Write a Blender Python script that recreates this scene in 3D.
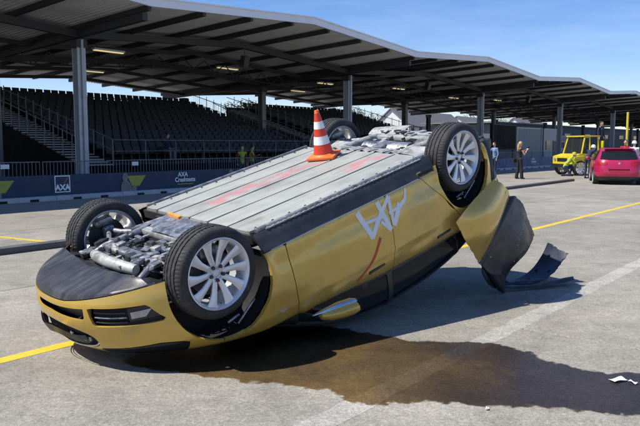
import bpy, bmesh, math, random
import numpy as np
from mathutils import Vector, Matrix, Euler
random.seed(7); rng = np.random.default_rng(7)
R = math.radians; PI = math.pi
scene = bpy.context.scene
for o in list(bpy.data.objects): bpy.data.objects.remove(o)
col = scene.collection

# ------------------------------------------------------------------ camera
CAM_H = 1.61
cd = bpy.data.cameras.new('camera'); cam = bpy.data.objects.new('camera', cd); col.objects.link(cam)
cd.sensor_width = 36.0; cd.lens = 680.0/640.0*36.0; cd.clip_start = 0.05; cd.clip_end = 5000
cam.location = (0, 0, CAM_H); cam.rotation_euler = (R(90) - math.atan(68/680), 0, 0)
scene.camera = cam
# ------------------------------------------------------------------ world and sun
SUN_TRAVEL = Vector((0.73, 0.20, -1.0)).normalized()
to_sun = -SUN_TRAVEL
elev = math.asin(to_sun.z); azim = math.atan2(to_sun.x, to_sun.y)
w = bpy.data.worlds.new('World'); scene.world = w; w.use_nodes = True
wn = w.node_tree.nodes; wl = w.node_tree.links; wn.clear()
sky = wn.new('ShaderNodeTexSky'); sky.sky_type = 'NISHITA'; sky.sun_disc = False
sky.sun_elevation = elev; sky.sun_rotation = azim % (2*PI); sky.altitude = 400; sky.air_density = 1.0; sky.dust_density = 0.15; sky.ozone_density = 2.6
wtc = wn.new('ShaderNodeTexCoord'); wmp = wn.new('ShaderNodeMapping'); wmp.inputs['Scale'].default_value = (1.0, 1.0, 6.0); wmp.inputs['Rotation'].default_value = (0, 0.12, 0.3)
wno = wn.new('ShaderNodeTexNoise'); wno.inputs['Scale'].default_value = 2.2; wno.inputs['Detail'].default_value = 8; wno.inputs['Roughness'].default_value = 0.62
wcr = wn.new('ShaderNodeValToRGB'); wcr.color_ramp.elements[0].position = 0.48; wcr.color_ramp.elements[0].color = (0, 0, 0, 1); wcr.color_ramp.elements[1].position = 0.80; wcr.color_ramp.elements[1].color = (0.24, 0.24, 0.24, 1)
wmx = wn.new('ShaderNodeMix'); wmx.data_type = 'RGBA'; wmx.inputs[7].default_value = (6.6, 7.4, 8.8, 1)
wbg = wn.new('ShaderNodeBackground'); wbg.inputs['Strength'].default_value = 0.10
wout = wn.new('ShaderNodeOutputWorld')
wl.new(wtc.outputs['Generated'], wmp.inputs['Vector']); wl.new(wmp.outputs['Vector'], wno.inputs['Vector']); wl.new(wno.outputs['Fac'], wcr.inputs['Fac'])
wl.new(wcr.outputs['Color'], wmx.inputs[0]); whs = wn.new('ShaderNodeHueSaturation'); whs.inputs['Saturation'].default_value = 1.26; wl.new(sky.outputs['Color'], whs.inputs['Color']); wtn = wn.new('ShaderNodeMix'); wtn.data_type = 'RGBA'; wtn.blend_type = 'MULTIPLY'; wtn.inputs[0].default_value = 1.0; wtn.inputs[7].default_value = (0.98, 0.93, 1.10, 1); wl.new(whs.outputs['Color'], wtn.inputs[6]); wl.new(wtn.outputs[2], wmx.inputs[6]); wl.new(wmx.outputs[2], wbg.inputs['Color']); wl.new(wbg.outputs['Background'], wout.inputs['Surface'])
sd = bpy.data.lights.new('sun', 'SUN'); sun = bpy.data.objects.new('sun', sd); col.objects.link(sun)
sd.energy = 4.6; sd.angle = R(0.53); sd.color = (1.0, 0.945, 0.85)
sun.rotation_euler = SUN_TRAVEL.to_track_quat('-Z', 'Y').to_euler(); sun.location = (-20, -5, 30)
vs = scene.view_settings; vs.view_transform = 'Standard'; vs.look = 'None'; vs.exposure = 0.5; vs.gamma = 1.0; vs.use_curve_mapping = False

# ------------------------------------------------------------------ helpers
PHI = math.atan2(.777, .63)
def S(u, v, z=0.0): return Vector((u*math.cos(PHI) - v*math.sin(PHI), u*math.sin(PHI) + v*math.cos(PHI), z))

def tag(o, label=None, cat=None, group=None, kind=None):
    if label: o['label'] = label
    if cat: o['category'] = cat
    if group: o['group'] = group
    if kind: o['kind'] = kind
    return o

def empty(name, loc=(0, 0, 0), rz=0.0, label=None, cat=None, group=None):
    o = bpy.data.objects.new(name, None); col.objects.link(o); o.location = loc; o.rotation_euler = (0, 0, rz)
    o.empty_display_size = 0.1
    return tag(o, label, cat, group)

class MB:
    def __init__(s): s.v = []; s.f = []; s.m = []
    def add(s, vs, fs, mi=0):
        b = len(s.v); s.v += [tuple(p) for p in vs]; s.f += [tuple(i + b for i in f) for f in fs]; s.m += [mi]*len(fs); return s
    def box(s, c, d, rot=None, mi=0):
        x, y, z = d[0]/2, d[1]/2, d[2]/2
        vs = [Vector(p) for p in ((-x,-y,-z),(x,-y,-z),(x,y,-z),(-x,y,-z),(-x,-y,z),(x,-y,z),(x,y,z),(-x,y,z))]
        if rot is not None: M = rot if isinstance(rot, Matrix) else Euler(rot).to_matrix(); vs = [M @ p for p in vs]
        return s.add([p + Vector(c) for p in vs], [(3,2,1,0),(4,5,6,7),(0,1,5,4),(1,2,6,5),(2,3,7,6),(3,0,4,7)], mi)
    def bbox(s, c, d, b=0.01, rot=None, mi=0):      # box with chamfered edges
        bm = bmesh.new(); bmesh.ops.create_cube(bm, size=1)
        for p in bm.verts: p.co = Vector((p.co.x*d[0], p.co.y*d[1], p.co.z*d[2]))
        bmesh.ops.bevel(bm, geom=bm.edges[:], offset=min(b, min(d)*0.45), segments=2, affect='EDGES', profile=0.6)
        M = Matrix.Identity(3) if rot is None else (rot if isinstance(rot, Matrix) else Euler(rot).to_matrix())
        bm.verts.index_update()
        s.add([M @ p.co + Vector(c) for p in bm.verts], [[q.index for q in f.verts] for f in bm.faces], mi); bm.free(); return s
    def tube(s, pts, r, n=8, mi=0, cap=True, flat=1.0):
        pts = [Vector(p) for p in pts]; k = len(pts); rr = r if isinstance(r, (list, tuple)) else [r]*k
        vs = []; up = None
        for i, p in enumerate(pts):
            t = (pts[min(i+1, k-1)] - pts[max(i-1, 0)])
            if t.length < 1e-9: t = Vector((0, 0, 1))
            t.normalize()
            if up is None: up = Vector((0, 0, 1)) if abs(t.z) < 0.9 else Vector((1, 0, 0))
            a = t.cross(up)
            if a.length < 1e-6: a = t.orthogonal()
            a.normalize(); b = a.cross(t).normalized(); up = b
            for j in range(n):
                q = 2*PI*j/n; vs.append(p + a*math.cos(q)*rr[i] + b*math.sin(q)*rr[i]*flat)
        fs = [(i*n + j, i*n + (j+1) % n, (i+1)*n + (j+1) % n, (i+1)*n + j) for i in range(k-1) for j in range(n)]
        if cap: fs += [tuple(range(n))[::-1], tuple((k-1)*n + j for j in range(n))]
        return s.add(vs, fs, mi)
    def lathe(s, prof, n=32, M=None, mi=0, close=False):
        M = M or Matrix.Identity(4); vs = []
        for (r, h) in prof:
            for j in range(n): q = 2*PI*j/n; vs.append(M @ Vector((r*math.cos(q), r*math.sin(q), h)))
        k = len(prof); fs = [(i*n + j, i*n + (j+1) % n, ((i+1) % k)*n + (j+1) % n, ((i+1) % k)*n + j) for i in range(k if close else k-1) for j in range(n)]
        return s.add(vs, fs, mi)
    def prism(s, outline, h0, h1, fn, mi=0):        # outline of 2D points, fn(a, b, h) -> 3D
        n = len(outline); vs = [fn(a, b, h0) for a, b in outline] + [fn(a, b, h1) for a, b in outline]
        fs = [tuple(range(n))[::-1], tuple(range(n, 2*n))] + [(i, (i+1) % n, n + (i+1) % n, n + i) for i in range(n)]
        return s.add(vs, fs, mi)
    def grid(s, fn, nu, nv, mi=0):
        vs = [fn(i/nu, j/nv) for i in range(nu+1) for j in range(nv+1)]
        fs = [(i*(nv+1)+j, (i+1)*(nv+1)+j, (i+1)*(nv+1)+j+1, i*(nv+1)+j+1) for i in range(nu) for j in range(nv)]
        return s.add(vs, fs, mi)
    def ell(s, c, r, n=12, m=8, mi=0, M=None):
        c = Vector(c); vs = []; M = M or Matrix.Identity(3)
        for i in range(m+1):
            a = PI*i/m
            for j in range(n): b = 2*PI*j/n; vs.append(c + M @ Vector((r[0]*math.sin(a)*math.cos(b), r[1]*math.sin(a)*math.sin(b), r[2]*math.cos(a))))
        return s.add(vs, [(i*n+j, (i+1)*n+j, (i+1)*n+(j+1) % n, i*n+(j+1) % n) for i in range(m) for j in range(n)], mi)
    def mesh(s, name, mats, smooth=False, fix=True):
        me = bpy.data.meshes.new(name); me.from_pydata([tuple(p) for p in s.v], [], s.f)
        for m in (mats if isinstance(mats, (list, tuple)) else [mats]): me.materials.append(m)
        me.polygons.foreach_set('material_index', s.m)
        if fix:
            bm = bmesh.new(); bm.from_mesh(me); bmesh.ops.remove_doubles(bm, verts=bm.verts, dist=1e-6); bmesh.ops.recalc_face_normals(bm, faces=bm.faces); bm.to_mesh(me); bm.free()
        if smooth:
            me.polygons.foreach_set('use_smooth', [True]*len(me.polygons)); me.set_sharp_from_angle(angle=R(38 if smooth is True else smooth))
        me.update(); return me
    def build(s, name, mats, parent=None, smooth=False, loc=None, rz=None, fix=True):
        o = bpy.data.objects.new(name, s.mesh(name, mats, smooth, fix)); col.objects.link(o)
        if parent: o.parent = parent
        if loc is not None: o.location = loc
        if rz is not None: o.rotation_euler = (0, 0, rz)
        return o

def inst(name, mesh, parent=None, loc=None, rot=None):
    o = bpy.data.objects.new(name, mesh); col.objects.link(o)
    if parent: o.parent = parent
    if loc is not None: o.location = loc
    if rot is not None: o.rotation_euler = rot
    return o

def copy_tree(o, parent=None):
    c = o.copy(); col.objects.link(c); c.parent = parent
    for ch in list(o.children): copy_tree(ch, c)
    return c

def text_mesh(body, size, name='lettering', align='CENTER', bold=0.0, extrude=0.0):
    cu = bpy.data.curves.new(name, 'FONT'); cu.body = body; cu.size = size; cu.align_x = align; cu.align_y = 'CENTER'; cu.offset = bold; cu.extrude = extrude; cu.resolution_u = 3
    t = bpy.data.objects.new(name, cu); col.objects.link(t)
    dg = bpy.context.evaluated_depsgraph_get(); me = bpy.data.meshes.new_from_object(t.evaluated_get(dg)); bpy.data.objects.remove(t)
    me.name = name; return me

def hermite(xs, ys):
    xs = np.array(xs, float); ys = np.array(ys, float)
    if xs[0] > xs[-1]: xs = xs[::-1]; ys = ys[::-1]
    d = np.diff(ys)/np.diff(xs); m = np.zeros(len(xs)); m[0] = d[0]; m[-1] = d[-1]
    for i in range(1, len(xs)-1): m[i] = 0 if d[i-1]*d[i] <= 0 else 2*d[i-1]*d[i]/(d[i-1]+d[i])
    def f(x):
        x = min(max(x, xs[0]), xs[-1]); i = min(int(np.searchsorted(xs, x, side='right'))-1, len(xs)-2); h = xs[i+1]-xs[i]; t = (x-xs[i])/h
        return float((2*t**3-3*t*t+1)*ys[i] + (t**3-2*t*t+t)*h*m[i] + (-2*t**3+3*t*t)*ys[i+1] + (t**3-t*t)*h*m[i+1])
    return f

# ------------------------------------------------------------------ materials
def mat(name, color, rough=0.6, metal=0.0, var=0.12, scale=6.0, bump=0.0, bscale=40.0, coat=0.0, spec=0.5, rvar=0.1, detail=5, color2=None, c2pos=(0.55, 0.75), alpha=None):
    m = bpy.data.materials.new(name); m.use_nodes = True; n = m.node_tree.nodes; l = m.node_tree.links; b = n['Principled BSDF']
    tc = n.new('ShaderNodeTexCoord'); no = n.new('ShaderNodeTexNoise'); no.inputs['Scale'].default_value = scale; no.inputs['Detail'].default_value = detail; no.inputs['Roughness'].default_value = 0.6
    l.new(tc.outputs['Object'], no.inputs['Vector'])
    rp = n.new('ShaderNodeValToRGB'); c = Vector(color[:3])
    rp.color_ramp.elements[0].position = 0.25; rp.color_ramp.elements[1].position = 0.75
    rp.color_ramp.elements[0].color = (*(c*(1-var)), 1); rp.color_ramp.elements[1].color = (*[min(1, x) for x in c*(1+var)], 1)
    l.new(no.outputs['Fac'], rp.inputs['Fac']); out = rp.outputs['Color']
    if color2 is not None:
        n2 = n.new('ShaderNodeTexNoise'); n2.inputs['Scale'].default_value = scale*0.7; n2.inputs['Detail'].default_value = 8; n2.inputs['Roughness'].default_value = 0.7
        mp = n.new('ShaderNodeMapping'); mp.inputs['Location'].default_value = (3.1, 7.7, 1.3); l.new(tc.outputs['Object'], mp.inputs['Vector']); l.new(mp.outputs['Vector'], n2.inputs['Vector'])
        r2 = n.new('ShaderNodeMapRange'); r2.inputs['From Min'].default_value = c2pos[0]; r2.inputs['From Max'].default_value = c2pos[1]; l.new(n2.outputs['Fac'], r2.inputs['Value'])
        mx = n.new('ShaderNodeMix'); mx.data_type = 'RGBA'; mx.inputs[7].default_value = (*color2[:3], 1); l.new(r2.outputs['Result'], mx.inputs[0]); l.new(out, mx.inputs[6]); out = mx.outputs[2]
    l.new(out, b.inputs['Base Color'])
    rr = n.new('ShaderNodeMapRange'); rr.inputs['To Min'].default_value = max(0.02, rough-rvar); rr.inputs['To Max'].default_value = min(1, rough+rvar); rr.inputs['From Min'].default_value = 0.3; rr.inputs['From Max'].default_value = 0.7
    l.new(no.outputs['Fac'], rr.inputs['Value']); l.new(rr.outputs['Result'], b.inputs['Roughness'])
    b.inputs['Metallic'].default_value = metal; b.inputs['Specular IOR Level'].default_value = spec
    if coat: b.inputs['Coat Weight'].default_value = coat; b.inputs['Coat Roughness'].default_value = 0.08
    if bump:
        nb = n.new('ShaderNodeTexNoise'); nb.inputs['Scale'].default_value = bscale; nb.inputs['Detail'].default_value = 4; l.new(tc.outputs['Object'], nb.inputs['Vector'])
        bp = n.new('ShaderNodeBump'); bp.inputs['Strength'].default_value = bump; bp.inputs['Distance'].default_value = 0.01; l.new(nb.outputs['Fac'], bp.inputs['Height']); l.new(bp.outputs['Normal'], b.inputs['Normal'])
    if alpha is not None: b.inputs['Alpha'].default_value = alpha
    return m

M = {}
def gold_mat():
    m = mat('gold_paint', (0.58, 0.378, 0.070), 0.28, 0.32, 0.05, 2.0, coat=0.6, rvar=0.06, color2=(0.47, 0.32, 0.085), c2pos=(0.55, 0.8)); n = m.node_tree.nodes; l = m.node_tree.links; b = n['Principled BSDF']; tc = n.new('ShaderNodeTexCoord')
    out = b.inputs['Base Color'].links[0].from_socket
    # road dust, and fine scratches in a few directions
    for sc, rot, lo, hi, c, amt in (((1, 1, 1), 0.0, .54, .74, (0.30, 0.24, 0.13), .45), ((1.5, 40, 60), 0.35, .66, .70, (0.62, 0.52, 0.30), .55), ((60, 30, 1.8), -0.25, .67, .71, (0.20, 0.15, 0.06), .55)):
        mp = n.new('ShaderNodeMapping'); mp.inputs['Scale'].default_value = sc; mp.inputs['Rotation'].default_value = (0, rot, 0); l.new(tc.outputs['Object'], mp.inputs['Vector'])
        no = n.new('ShaderNodeTexNoise'); no.inputs['Scale'].default_value = 1.8; no.inputs['Detail'].default_value = 6; no.inputs['Roughness'].default_value = .62; l.new(mp.outputs['Vector'], no.inputs['Vector'])
        r = n.new('ShaderNodeMapRange'); r.inputs['From Min'].default_value = lo; r.inputs['From Max'].default_value = hi; r.inputs['To Max'].default_value = amt; l.new(no.outputs['Fac'], r.inputs['Value'])
        mx = n.new('ShaderNodeMix'); mx.data_type = 'RGBA'; mx.inputs[7].default_value = (*c, 1); l.new(r.outputs[0], mx.inputs[0]); l.new(out, mx.inputs[6]); out = mx.outputs[2]
    l.new(out, b.inputs['Base Color'])
    nb = n.new('ShaderNodeTexNoise'); nb.inputs['Scale'].default_value = 3.2; nb.inputs['Detail'].default_value = 3; l.new(tc.outputs['Object'], nb.inputs['Vector'])
    bp = n.new('ShaderNodeBump'); bp.inputs['Strength'].default_value = 0.35; bp.inputs['Distance'].default_value = 0.03; l.new(nb.outputs['Fac'], bp.inputs['Height']); l.new(bp.outputs['Normal'], b.inputs['Normal']); l.new(bp.outputs['Normal'], b.inputs['Coat Normal'])
    return m
M['gold'] = gold_mat()
M['black'] = mat('black_plastic', (0.018, 0.018, 0.02), 0.45, 0, 0.3, 9, rvar=0.15)
M['scuffed'] = mat('scuffed_plastic', (0.022, 0.022, 0.025), 0.42, 0, 0.3, 5, bump=0.1, bscale=60, color2=(0.12, 0.12, 0.125), c2pos=(0.5, 0.85), rvar=0.15)
def scuff_mat():
    m = mat('scuffed_apron', (0.028, 0.028, 0.031), 0.42, 0, 0.25, 5, bump=0.06, bscale=60, rvar=0.12); n = m.node_tree.nodes; l = m.node_tree.links; b = n['Principled BSDF']; tc = n.new('ShaderNodeTexCoord')
    out = b.inputs['Base Color'].links[0].from_socket
    for sc, loc, lo, hi, c in (((1.0, 7, 1), (0, 0, 0), .46, .80, (0.13, 0.13, 0.14)), ((1.6, 46, 1), (3, 1, 0), .60, .74, (0.16, 0.16, 0.165))):
        mp = n.new('ShaderNodeMapping'); mp.inputs['Scale'].default_value = sc; mp.inputs['Location'].default_value = loc; l.new(tc.outputs['Object'], mp.inputs['Vector'])
        no = n.new('ShaderNodeTexNoise'); no.inputs['Scale'].default_value = 2.2; no.inputs['Detail'].default_value = 7; no.inputs['Roughness'].default_value = .65; l.new(mp.outputs['Vector'], no.inputs['Vector'])
        r = n.new('ShaderNodeMapRange'); r.inputs['From Min'].default_value = lo; r.inputs['From Max'].default_value = hi; r.inputs['To Max'].default_value = .8; l.new(no.outputs['Fac'], r.inputs['Value'])
        mx = n.new('ShaderNodeMix'); mx.data_type = 'RGBA'; mx.inputs[7].default_value = (*c, 1); l.new(r.outputs[0], mx.inputs[0]); l.new(out, mx.inputs[6]); out = mx.outputs[2]
    l.new(out, b.inputs['Base Color']); return m
M['apron'] = scuff_mat()
M['sill'] = mat('sill_plastic', (0.03, 0.032, 0.036), 0.5, 0, 0.3, 5, bump=0.1, bscale=70, color2=(0.08, 0.08, 0.085), c2pos=(0.5, 0.9))
M['inner'] = mat('inner_black', (0.008, 0.008, 0.009), 0.8, 0, 0.3, 9)
M['alu'] = mat('aluminium', (0.36, 0.37, 0.38), 0.42, 0.75, 0.3, 18, bump=0.08, color2=(0.07, 0.065, 0.06), c2pos=(0.46, 0.68), rvar=0.15)
M['white_metal'] = mat('white_metal', (0.40, 0.41, 0.39), 0.5, 0.15, 0.25, 14, color2=(0.10, 0.095, 0.085), c2pos=(0.46, 0.70), rvar=0.15)
M['dark_metal'] = mat('dark_metal', (0.07, 0.07, 0.075), 0.5, 0.6, 0.3, 14, color2=(0.16, 0.13, 0.10), c2pos=(0.55, 0.85))
M['tyre'] = mat('tyre_rubber', (0.024, 0.024, 0.026), 0.78, 0, 0.25, 12, bump=0.15, bscale=80, color2=(0.09, 0.085, 0.078), c2pos=(0.5, 0.9))
M['rim'] = mat('rim_silver', (0.68, 0.69, 0.71), 0.36, 0.40, 0.06, 8, coat=0.2)
M['chrome'] = mat('chrome', (0.75, 0.76, 0.78), 0.12, 1.0, 0.05, 8)
M['glass'] = mat('dark_glass', (0.012, 0.014, 0.016), 0.10, 0, 0.2, 4, spec=0.35, rvar=0.04)
M['carglass'] = mat('car_side_glass', (0.012, 0.014, 0.016), 0.08, 0, 0.1, 4, spec=0.4, rvar=0.02, alpha=0.38)
M['liner'] = mat('headliner', (0.30, 0.29, 0.27), 0.9, 0, 0.08, 6)
M['leather'] = mat('grey_leather', (0.10, 0.10, 0.105), 0.5, 0, 0.15, 8)
M['clear'] = mat('clear_glass', (0.03, 0.035, 0.04), 0.08, 0, 0.1, 4, spec=0.6, rvar=0.02, alpha=0.45)
M['lamp'] = mat('lamp_glass', (0.35, 0.36, 0.38), 0.12, 0.4, 0.2, 25, spec=0.8, rvar=0.05)
M['white_decal'] = mat('white_vinyl', (0.78, 0.78, 0.78), 0.5, 0, 0.04, 8)
M['red_decal'] = mat('red_vinyl', (0.55, 0.06, 0.03), 0.5, 0, 0.1, 8)
M['orange_lbl'] = mat('orange_sticker', (0.75, 0.30, 0.04), 0.5, 0, 0.1, 8)
M['cone_red'] = mat('cone_red', (0.62, 0.05, 0.02), 0.5, 0, 0.12, 14, color2=(0.4, 0.06, 0.04), c2pos=(0.6, 0.9))
M['cone_white'] = mat('cone_white', (0.80, 0.80, 0.78), 0.5, 0, 0.08, 14, color2=(0.5, 0.48, 0.45), c2pos=(0.6, 0.95))
M['cone_orange'] = mat('cone_orange', (0.85, 0.17, 0.03), 0.5, 0, 0.1, 14)
M['steel_grey'] = mat('galvanised_steel', (0.46, 0.49, 0.54), 0.5, 0.35, 0.15, 5, color2=(0.25, 0.26, 0.28), c2pos=(0.5, 0.9))
M['beam'] = mat('dark_steel', (0.04, 0.042, 0.047), 0.6, 0.2, 0.2, 3)
M['fascia'] = mat('fascia_sheet', (0.72, 0.75, 0.80), 0.5, 0.0, 0.05, 1.2, color2=(0.60, 0.62, 0.65), c2pos=(0.5, 0.9))
M['roofsheet'] = mat('roof_sheet', (0.74, 0.74, 0.72), 0.6, 0, 0.1, 1.5, color2=(0.42, 0.41, 0.38), c2pos=(0.5, 0.9))
M['rail_dark'] = mat('dark_rail_steel', (0.20, 0.21, 0.22), 0.6, 0.3, 0.2, 5)  # darker steel tone for the stand railings
M['rail_grey'] = mat('galvanised_shade_tone', (0.19, 0.20, 0.21), 0.55, 0.3, 0.2, 5)  # galvanised steel darkened in colour for parts standing in canopy shade
M['seat'] = mat('seat_plastic', (0.006, 0.007, 0.010), 0.5, 0, 0.2, 6)
M['deck'] = mat('stand_deck', (0.018, 0.019, 0.022), 0.7, 0.1, 0.2, 2)
M['tread'] = mat('stair_tread', (0.40, 0.41, 0.43), 0.6, 0.3, 0.15, 4)
M['cladding'] = mat('black_cladding', (0.006, 0.006, 0.007), 0.9, 0, 0.3, 2, spec=0.1)
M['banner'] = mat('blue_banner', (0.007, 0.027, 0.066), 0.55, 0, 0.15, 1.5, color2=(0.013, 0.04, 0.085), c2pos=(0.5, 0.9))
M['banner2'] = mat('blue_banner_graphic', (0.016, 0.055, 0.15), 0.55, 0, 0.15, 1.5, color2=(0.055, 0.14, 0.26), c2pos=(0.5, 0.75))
M['concrete_white'] = mat('pale_concrete', (0.45, 0.45, 0.44), 0.8, 0, 0.15, 5, color2=(0.25, 0.24, 0.23), c2pos=(0.5, 0.9))
M['yellow_print'] = mat('yellow_print', (0.34, 0.33, 0.05), 0.6, 0, 0.15, 6)
M['skin_print'] = mat('grey_print', (0.20, 0.18, 0.17), 0.6, 0, 0.4, 7)
M['kerb'] = mat('kerb_rubber', (0.085, 0.085, 0.085), 0.8, 0, 0.25, 6, bump=0.15, color2=(0.17, 0.165, 0.155), c2pos=(0.5, 0.8))
M['yellow_paint'] = mat('yellow_paint', (0.66, 0.47, 0.03), 0.6, 0, 0.1, 5, bump=0.1, bscale=120, color2=(0.42, 0.34, 0.12), c2pos=(0.56, 0.8))
M['truck'] = mat('yellow_truck_paint', (0.62, 0.50, 0.025), 0.45, 0, 0.12, 3, coat=0.2, color2=(0.45, 0.36, 0.05), c2pos=(0.55, 0.8))
M['pink'] = mat('magenta_paint', (0.40, 0.012, 0.065), 0.3, 0.1, 0.05, 3, coat=0.6)
M['tail'] = mat('tail_light', (0.35, 0.008, 0.015), 0.2, 0, 0.15, 12, spec=0.8)
M['skin'] = mat('skin', (0.55, 0.33, 0.23), 0.55, 0, 0.06, 9)
M['cloth_black'] = mat('black_cloth', (0.012, 0.012, 0.014), 0.85, 0, 0.2, 12)
M['cloth_navy'] = mat('navy_cloth', (0.018, 0.024, 0.06), 0.85, 0, 0.2, 12)
M['cloth_blue'] = mat('light_blue_cloth', (0.16, 0.25, 0.42), 0.85, 0, 0.1, 12)
M['cloth_red'] = mat('dark_red_cloth', (0.33, 0.02, 0.03), 0.85, 0, 0.1, 12)
M['cloth_white'] = mat('white_cloth', (0.65, 0.65, 0.64), 0.85, 0, 0.1, 12)
M['cloth_grey'] = mat('grey_cloth', (0.16, 0.16, 0.17), 0.85, 0, 0.1, 12)
M['hivis'] = mat('hi_vis_cloth', (0.34, 0.44, 0.04), 0.8, 0, 0.08, 12)
M['hair_blond'] = mat('blond_hair', (0.50, 0.33, 0.14), 0.6, 0, 0.25, 30)
M['hair_dark'] = mat('dark_hair', (0.03, 0.022, 0.016), 0.6, 0, 0.25, 30)
M['house_wall'] = mat('house_render', (0.66, 0.65, 0.62), 0.8, 0, 0.06, 1)
M['house_roof'] = mat('house_roof_tile', (0.15, 0.145, 0.15), 0.8, 0, 0.2, 2, bump=0.2, bscale=8)
M['container'] = mat('grey_container', (0.33, 0.36, 0.40), 0.6, 0, 0.1, 1.5)
M['container_l'] = mat('white_container', (0.55, 0.57, 0.60), 0.6, 0, 0.08, 1.5)
M['tentw'] = mat('white_tent', (0.75, 0.75, 0.74), 0.7, 0, 0.05, 1.5)
M['bark'] = mat('bark', (0.09, 0.07, 0.05), 0.9, 0, 0.3, 6, bump=0.3, bscale=20)
M['leaf'] = mat('leaves', (0.055, 0.10, 0.025), 0.6, 0, 0.5, 1.3)
M['screen'] = mat('dark_screen', (0.004, 0.004, 0.005), 0.6, 0, 0.2, 4, spec=0.1)

# ------------------------------------------------------------------ concrete ground
def concrete_mat(name, base, wet=False, tint=0.08):
    m = bpy.data.materials.new(name); m.use_nodes = True; n = m.node_tree.nodes; l = m.node_tree.links; b = n['Principled BSDF']
    g = n.new('ShaderNodeNewGeometry')
    def noise(sc, det=5, ro=0.6, off=0.0):
        k = n.new('ShaderNodeTexNoise'); k.inputs['Scale'].default_value = sc; k.inputs['Detail'].default_value = det; k.inputs['Roughness'].default_value = ro
        mp = n.new('ShaderNodeMapping'); mp.inputs['Location'].default_value = (off, off*1.7, 0); l.new(g.outputs['Position'], mp.inputs['Vector']); l.new(mp.outputs['Vector'], k.inputs['Vector']); return k.outputs['Fac']
    def rng_(sock, a, b_, lo, hi):
        k = n.new('ShaderNodeMapRange'); k.inputs['From Min'].default_value = a; k.inputs['From Max'].default_value = b_; k.inputs['To Min'].default_value = lo; k.inputs['To Max'].default_value = hi; l.new(sock, k.inputs['Value']); return k.outputs['Result']
    def mul(a, b_):
        k = n.new('ShaderNodeMath'); k.operation = 'MULTIPLY'; l.new(a, k.inputs[0]); l.new(b_, k.inputs[1]); return k.outputs[0]
    big = rng_(noise(0.35, 6, 0.6), 0.3, 0.7, 0.76, 1.16)
    mid = rng_(noise(2.6, 7, 0.7, 5), 0.3, 0.7, 0.80, 1.14)
    fine = rng_(noise(38, 6, 0.8, 9), 0.3, 0.7, 0.60, 1.38)
    grit = mul(rng_(noise(150, 3, 0.7, 2), 0.35, 0.65, 0.62, 1.35), rng_(noise(13, 7, 0.78, 14), 0.32, 0.68, 0.80, 1.20))
    # worn, darker blotches and long tyre-brushed streaks
    blotch = mul(rng_(noise(0.9, 9, 0.72, 21), 0.54, 0.70, 1.0, 0.72), rng_(noise(5.5, 8, 0.75, 41), 0.60, 0.68, 1.0, 0.70))
    # hairline cracks
    dn = n.new('ShaderNodeTexNoise'); dn.inputs['Scale'].default_value = 1.4; dn.inputs['Detail'].default_value = 6; l.new(g.outputs['Position'], dn.inputs['Vector'])
    vm = n.new('ShaderNodeVectorMath'); vm.operation = 'MULTIPLY_ADD'; vm.inputs[1].default_value = (1.5, 1.5, 0.0); l.new(dn.outputs['Color'], vm.inputs[0]); l.new(g.outputs['Position'], vm.inputs[2])
    vo = n.new('ShaderNodeTexVoronoi'); vo.feature = 'DISTANCE_TO_EDGE'; vo.inputs['Scale'].default_value = 0.29; l.new(vm.outputs[0], vo.inputs['Vector'])
    crack = rng_(vo.outputs['Distance'], 0.0, 0.003, 1.0, 0.0)
    cm = rng_(noise(0.55, 3, 0.5, 33), 0.50, 0.58, 0.0, 0.55)
    crk = mul(crack, cm); crk = rng_(crk, 0, 1, 1.0, 0.45)
    oi = n.new('ShaderNodeObjectInfo'); ot = rng_(oi.outputs['Random'], 0, 1, 1-tint, 1+tint)
    agg = rng_(noise(52, 2, 0.5, 61), 0.30, 0.70, 0.86, 1.14)
    f = mul(mul(mul(big, mid), mul(fine, mul(grit, agg))), mul(mul(blotch, crk), ot))
    mx = n.new('ShaderNodeMix'); mx.data_type = 'RGBA'; mx.blend_type = 'MULTIPLY'; mx.inputs[0].default_value = 1.0; mx.inputs[6].default_value = (*base, 1); l.new(f, mx.inputs[7])
    l.new(mx.outputs[2], b.inputs['Base Color']); b.inputs['Roughness'].default_value = 0.85; b.inputs['Specular IOR Level'].default_value = 0.3
    bp = n.new('ShaderNodeBump'); bp.inputs['Strength'].default_value = 0.35; bp.inputs['Distance'].default_value = 0.006; l.new(mul(fine, mul(grit, crk)), bp.inputs['Height']); l.new(bp.outputs['Normal'], b.inputs['Normal'])
    return m
M['concrete'] = concrete_mat('concrete', (0.308, 0.285, 0.240))
M['concrete_far'] = concrete_mat('concrete_far', (0.295, 0.273, 0.23))
M['seam'] = concrete_mat('pale_repair_concrete', (0.42, 0.40, 0.355))
M['joint'] = mat('joint_filler', (0.07, 0.066, 0.06), 0.9, 0, 0.3, 20)

gb = MB(); gb.add([(-1500, -400, -0.014), (1500, -400, -0.014), (1500, 2500, -0.014), (-1500, 2500, -0.014)], [(0, 1, 2, 3)])
ground = gb.build('ground', M['concrete_far']); tag(ground, 'wide pale concrete yard the overturned car lies on', 'ground', kind='structure')
SL = 5.0; gp = 0.007
sb = MB(); h = SL/2 - gp; k = 0.006
sb.add([(-h, -h, -0.02), (h, -h, -0.02), (h, h, -0.02), (-h, h, -0.02), (-h, -h, -k), (h, -h, -k), (h, h, -k), (-h, h, -k), (-h+k, -h+k, 0), (h-k, -h+k, 0), (h-k, h-k, 0), (-h+k, h-k, 0)],
       [(0,1,5,4),(1,2,6,5),(2,3,7,6),(3,0,4,7),(4,5,9,8),(5,6,10,9),(6,7,11,10),(7,4,8,11),(8,9,10,11)])
slab_me = sb.mesh('concrete_slab', M['concrete'])
for iu in range(-1, 11):
    for iv in range(-3, 4):
        p = S(5.68 - 2.5 + iu*SL, 2.4 + 2.5 + iv*SL, 0.0)
        o = inst('concrete_slab', slab_me, ground, p, (0, 0, PHI))
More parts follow.
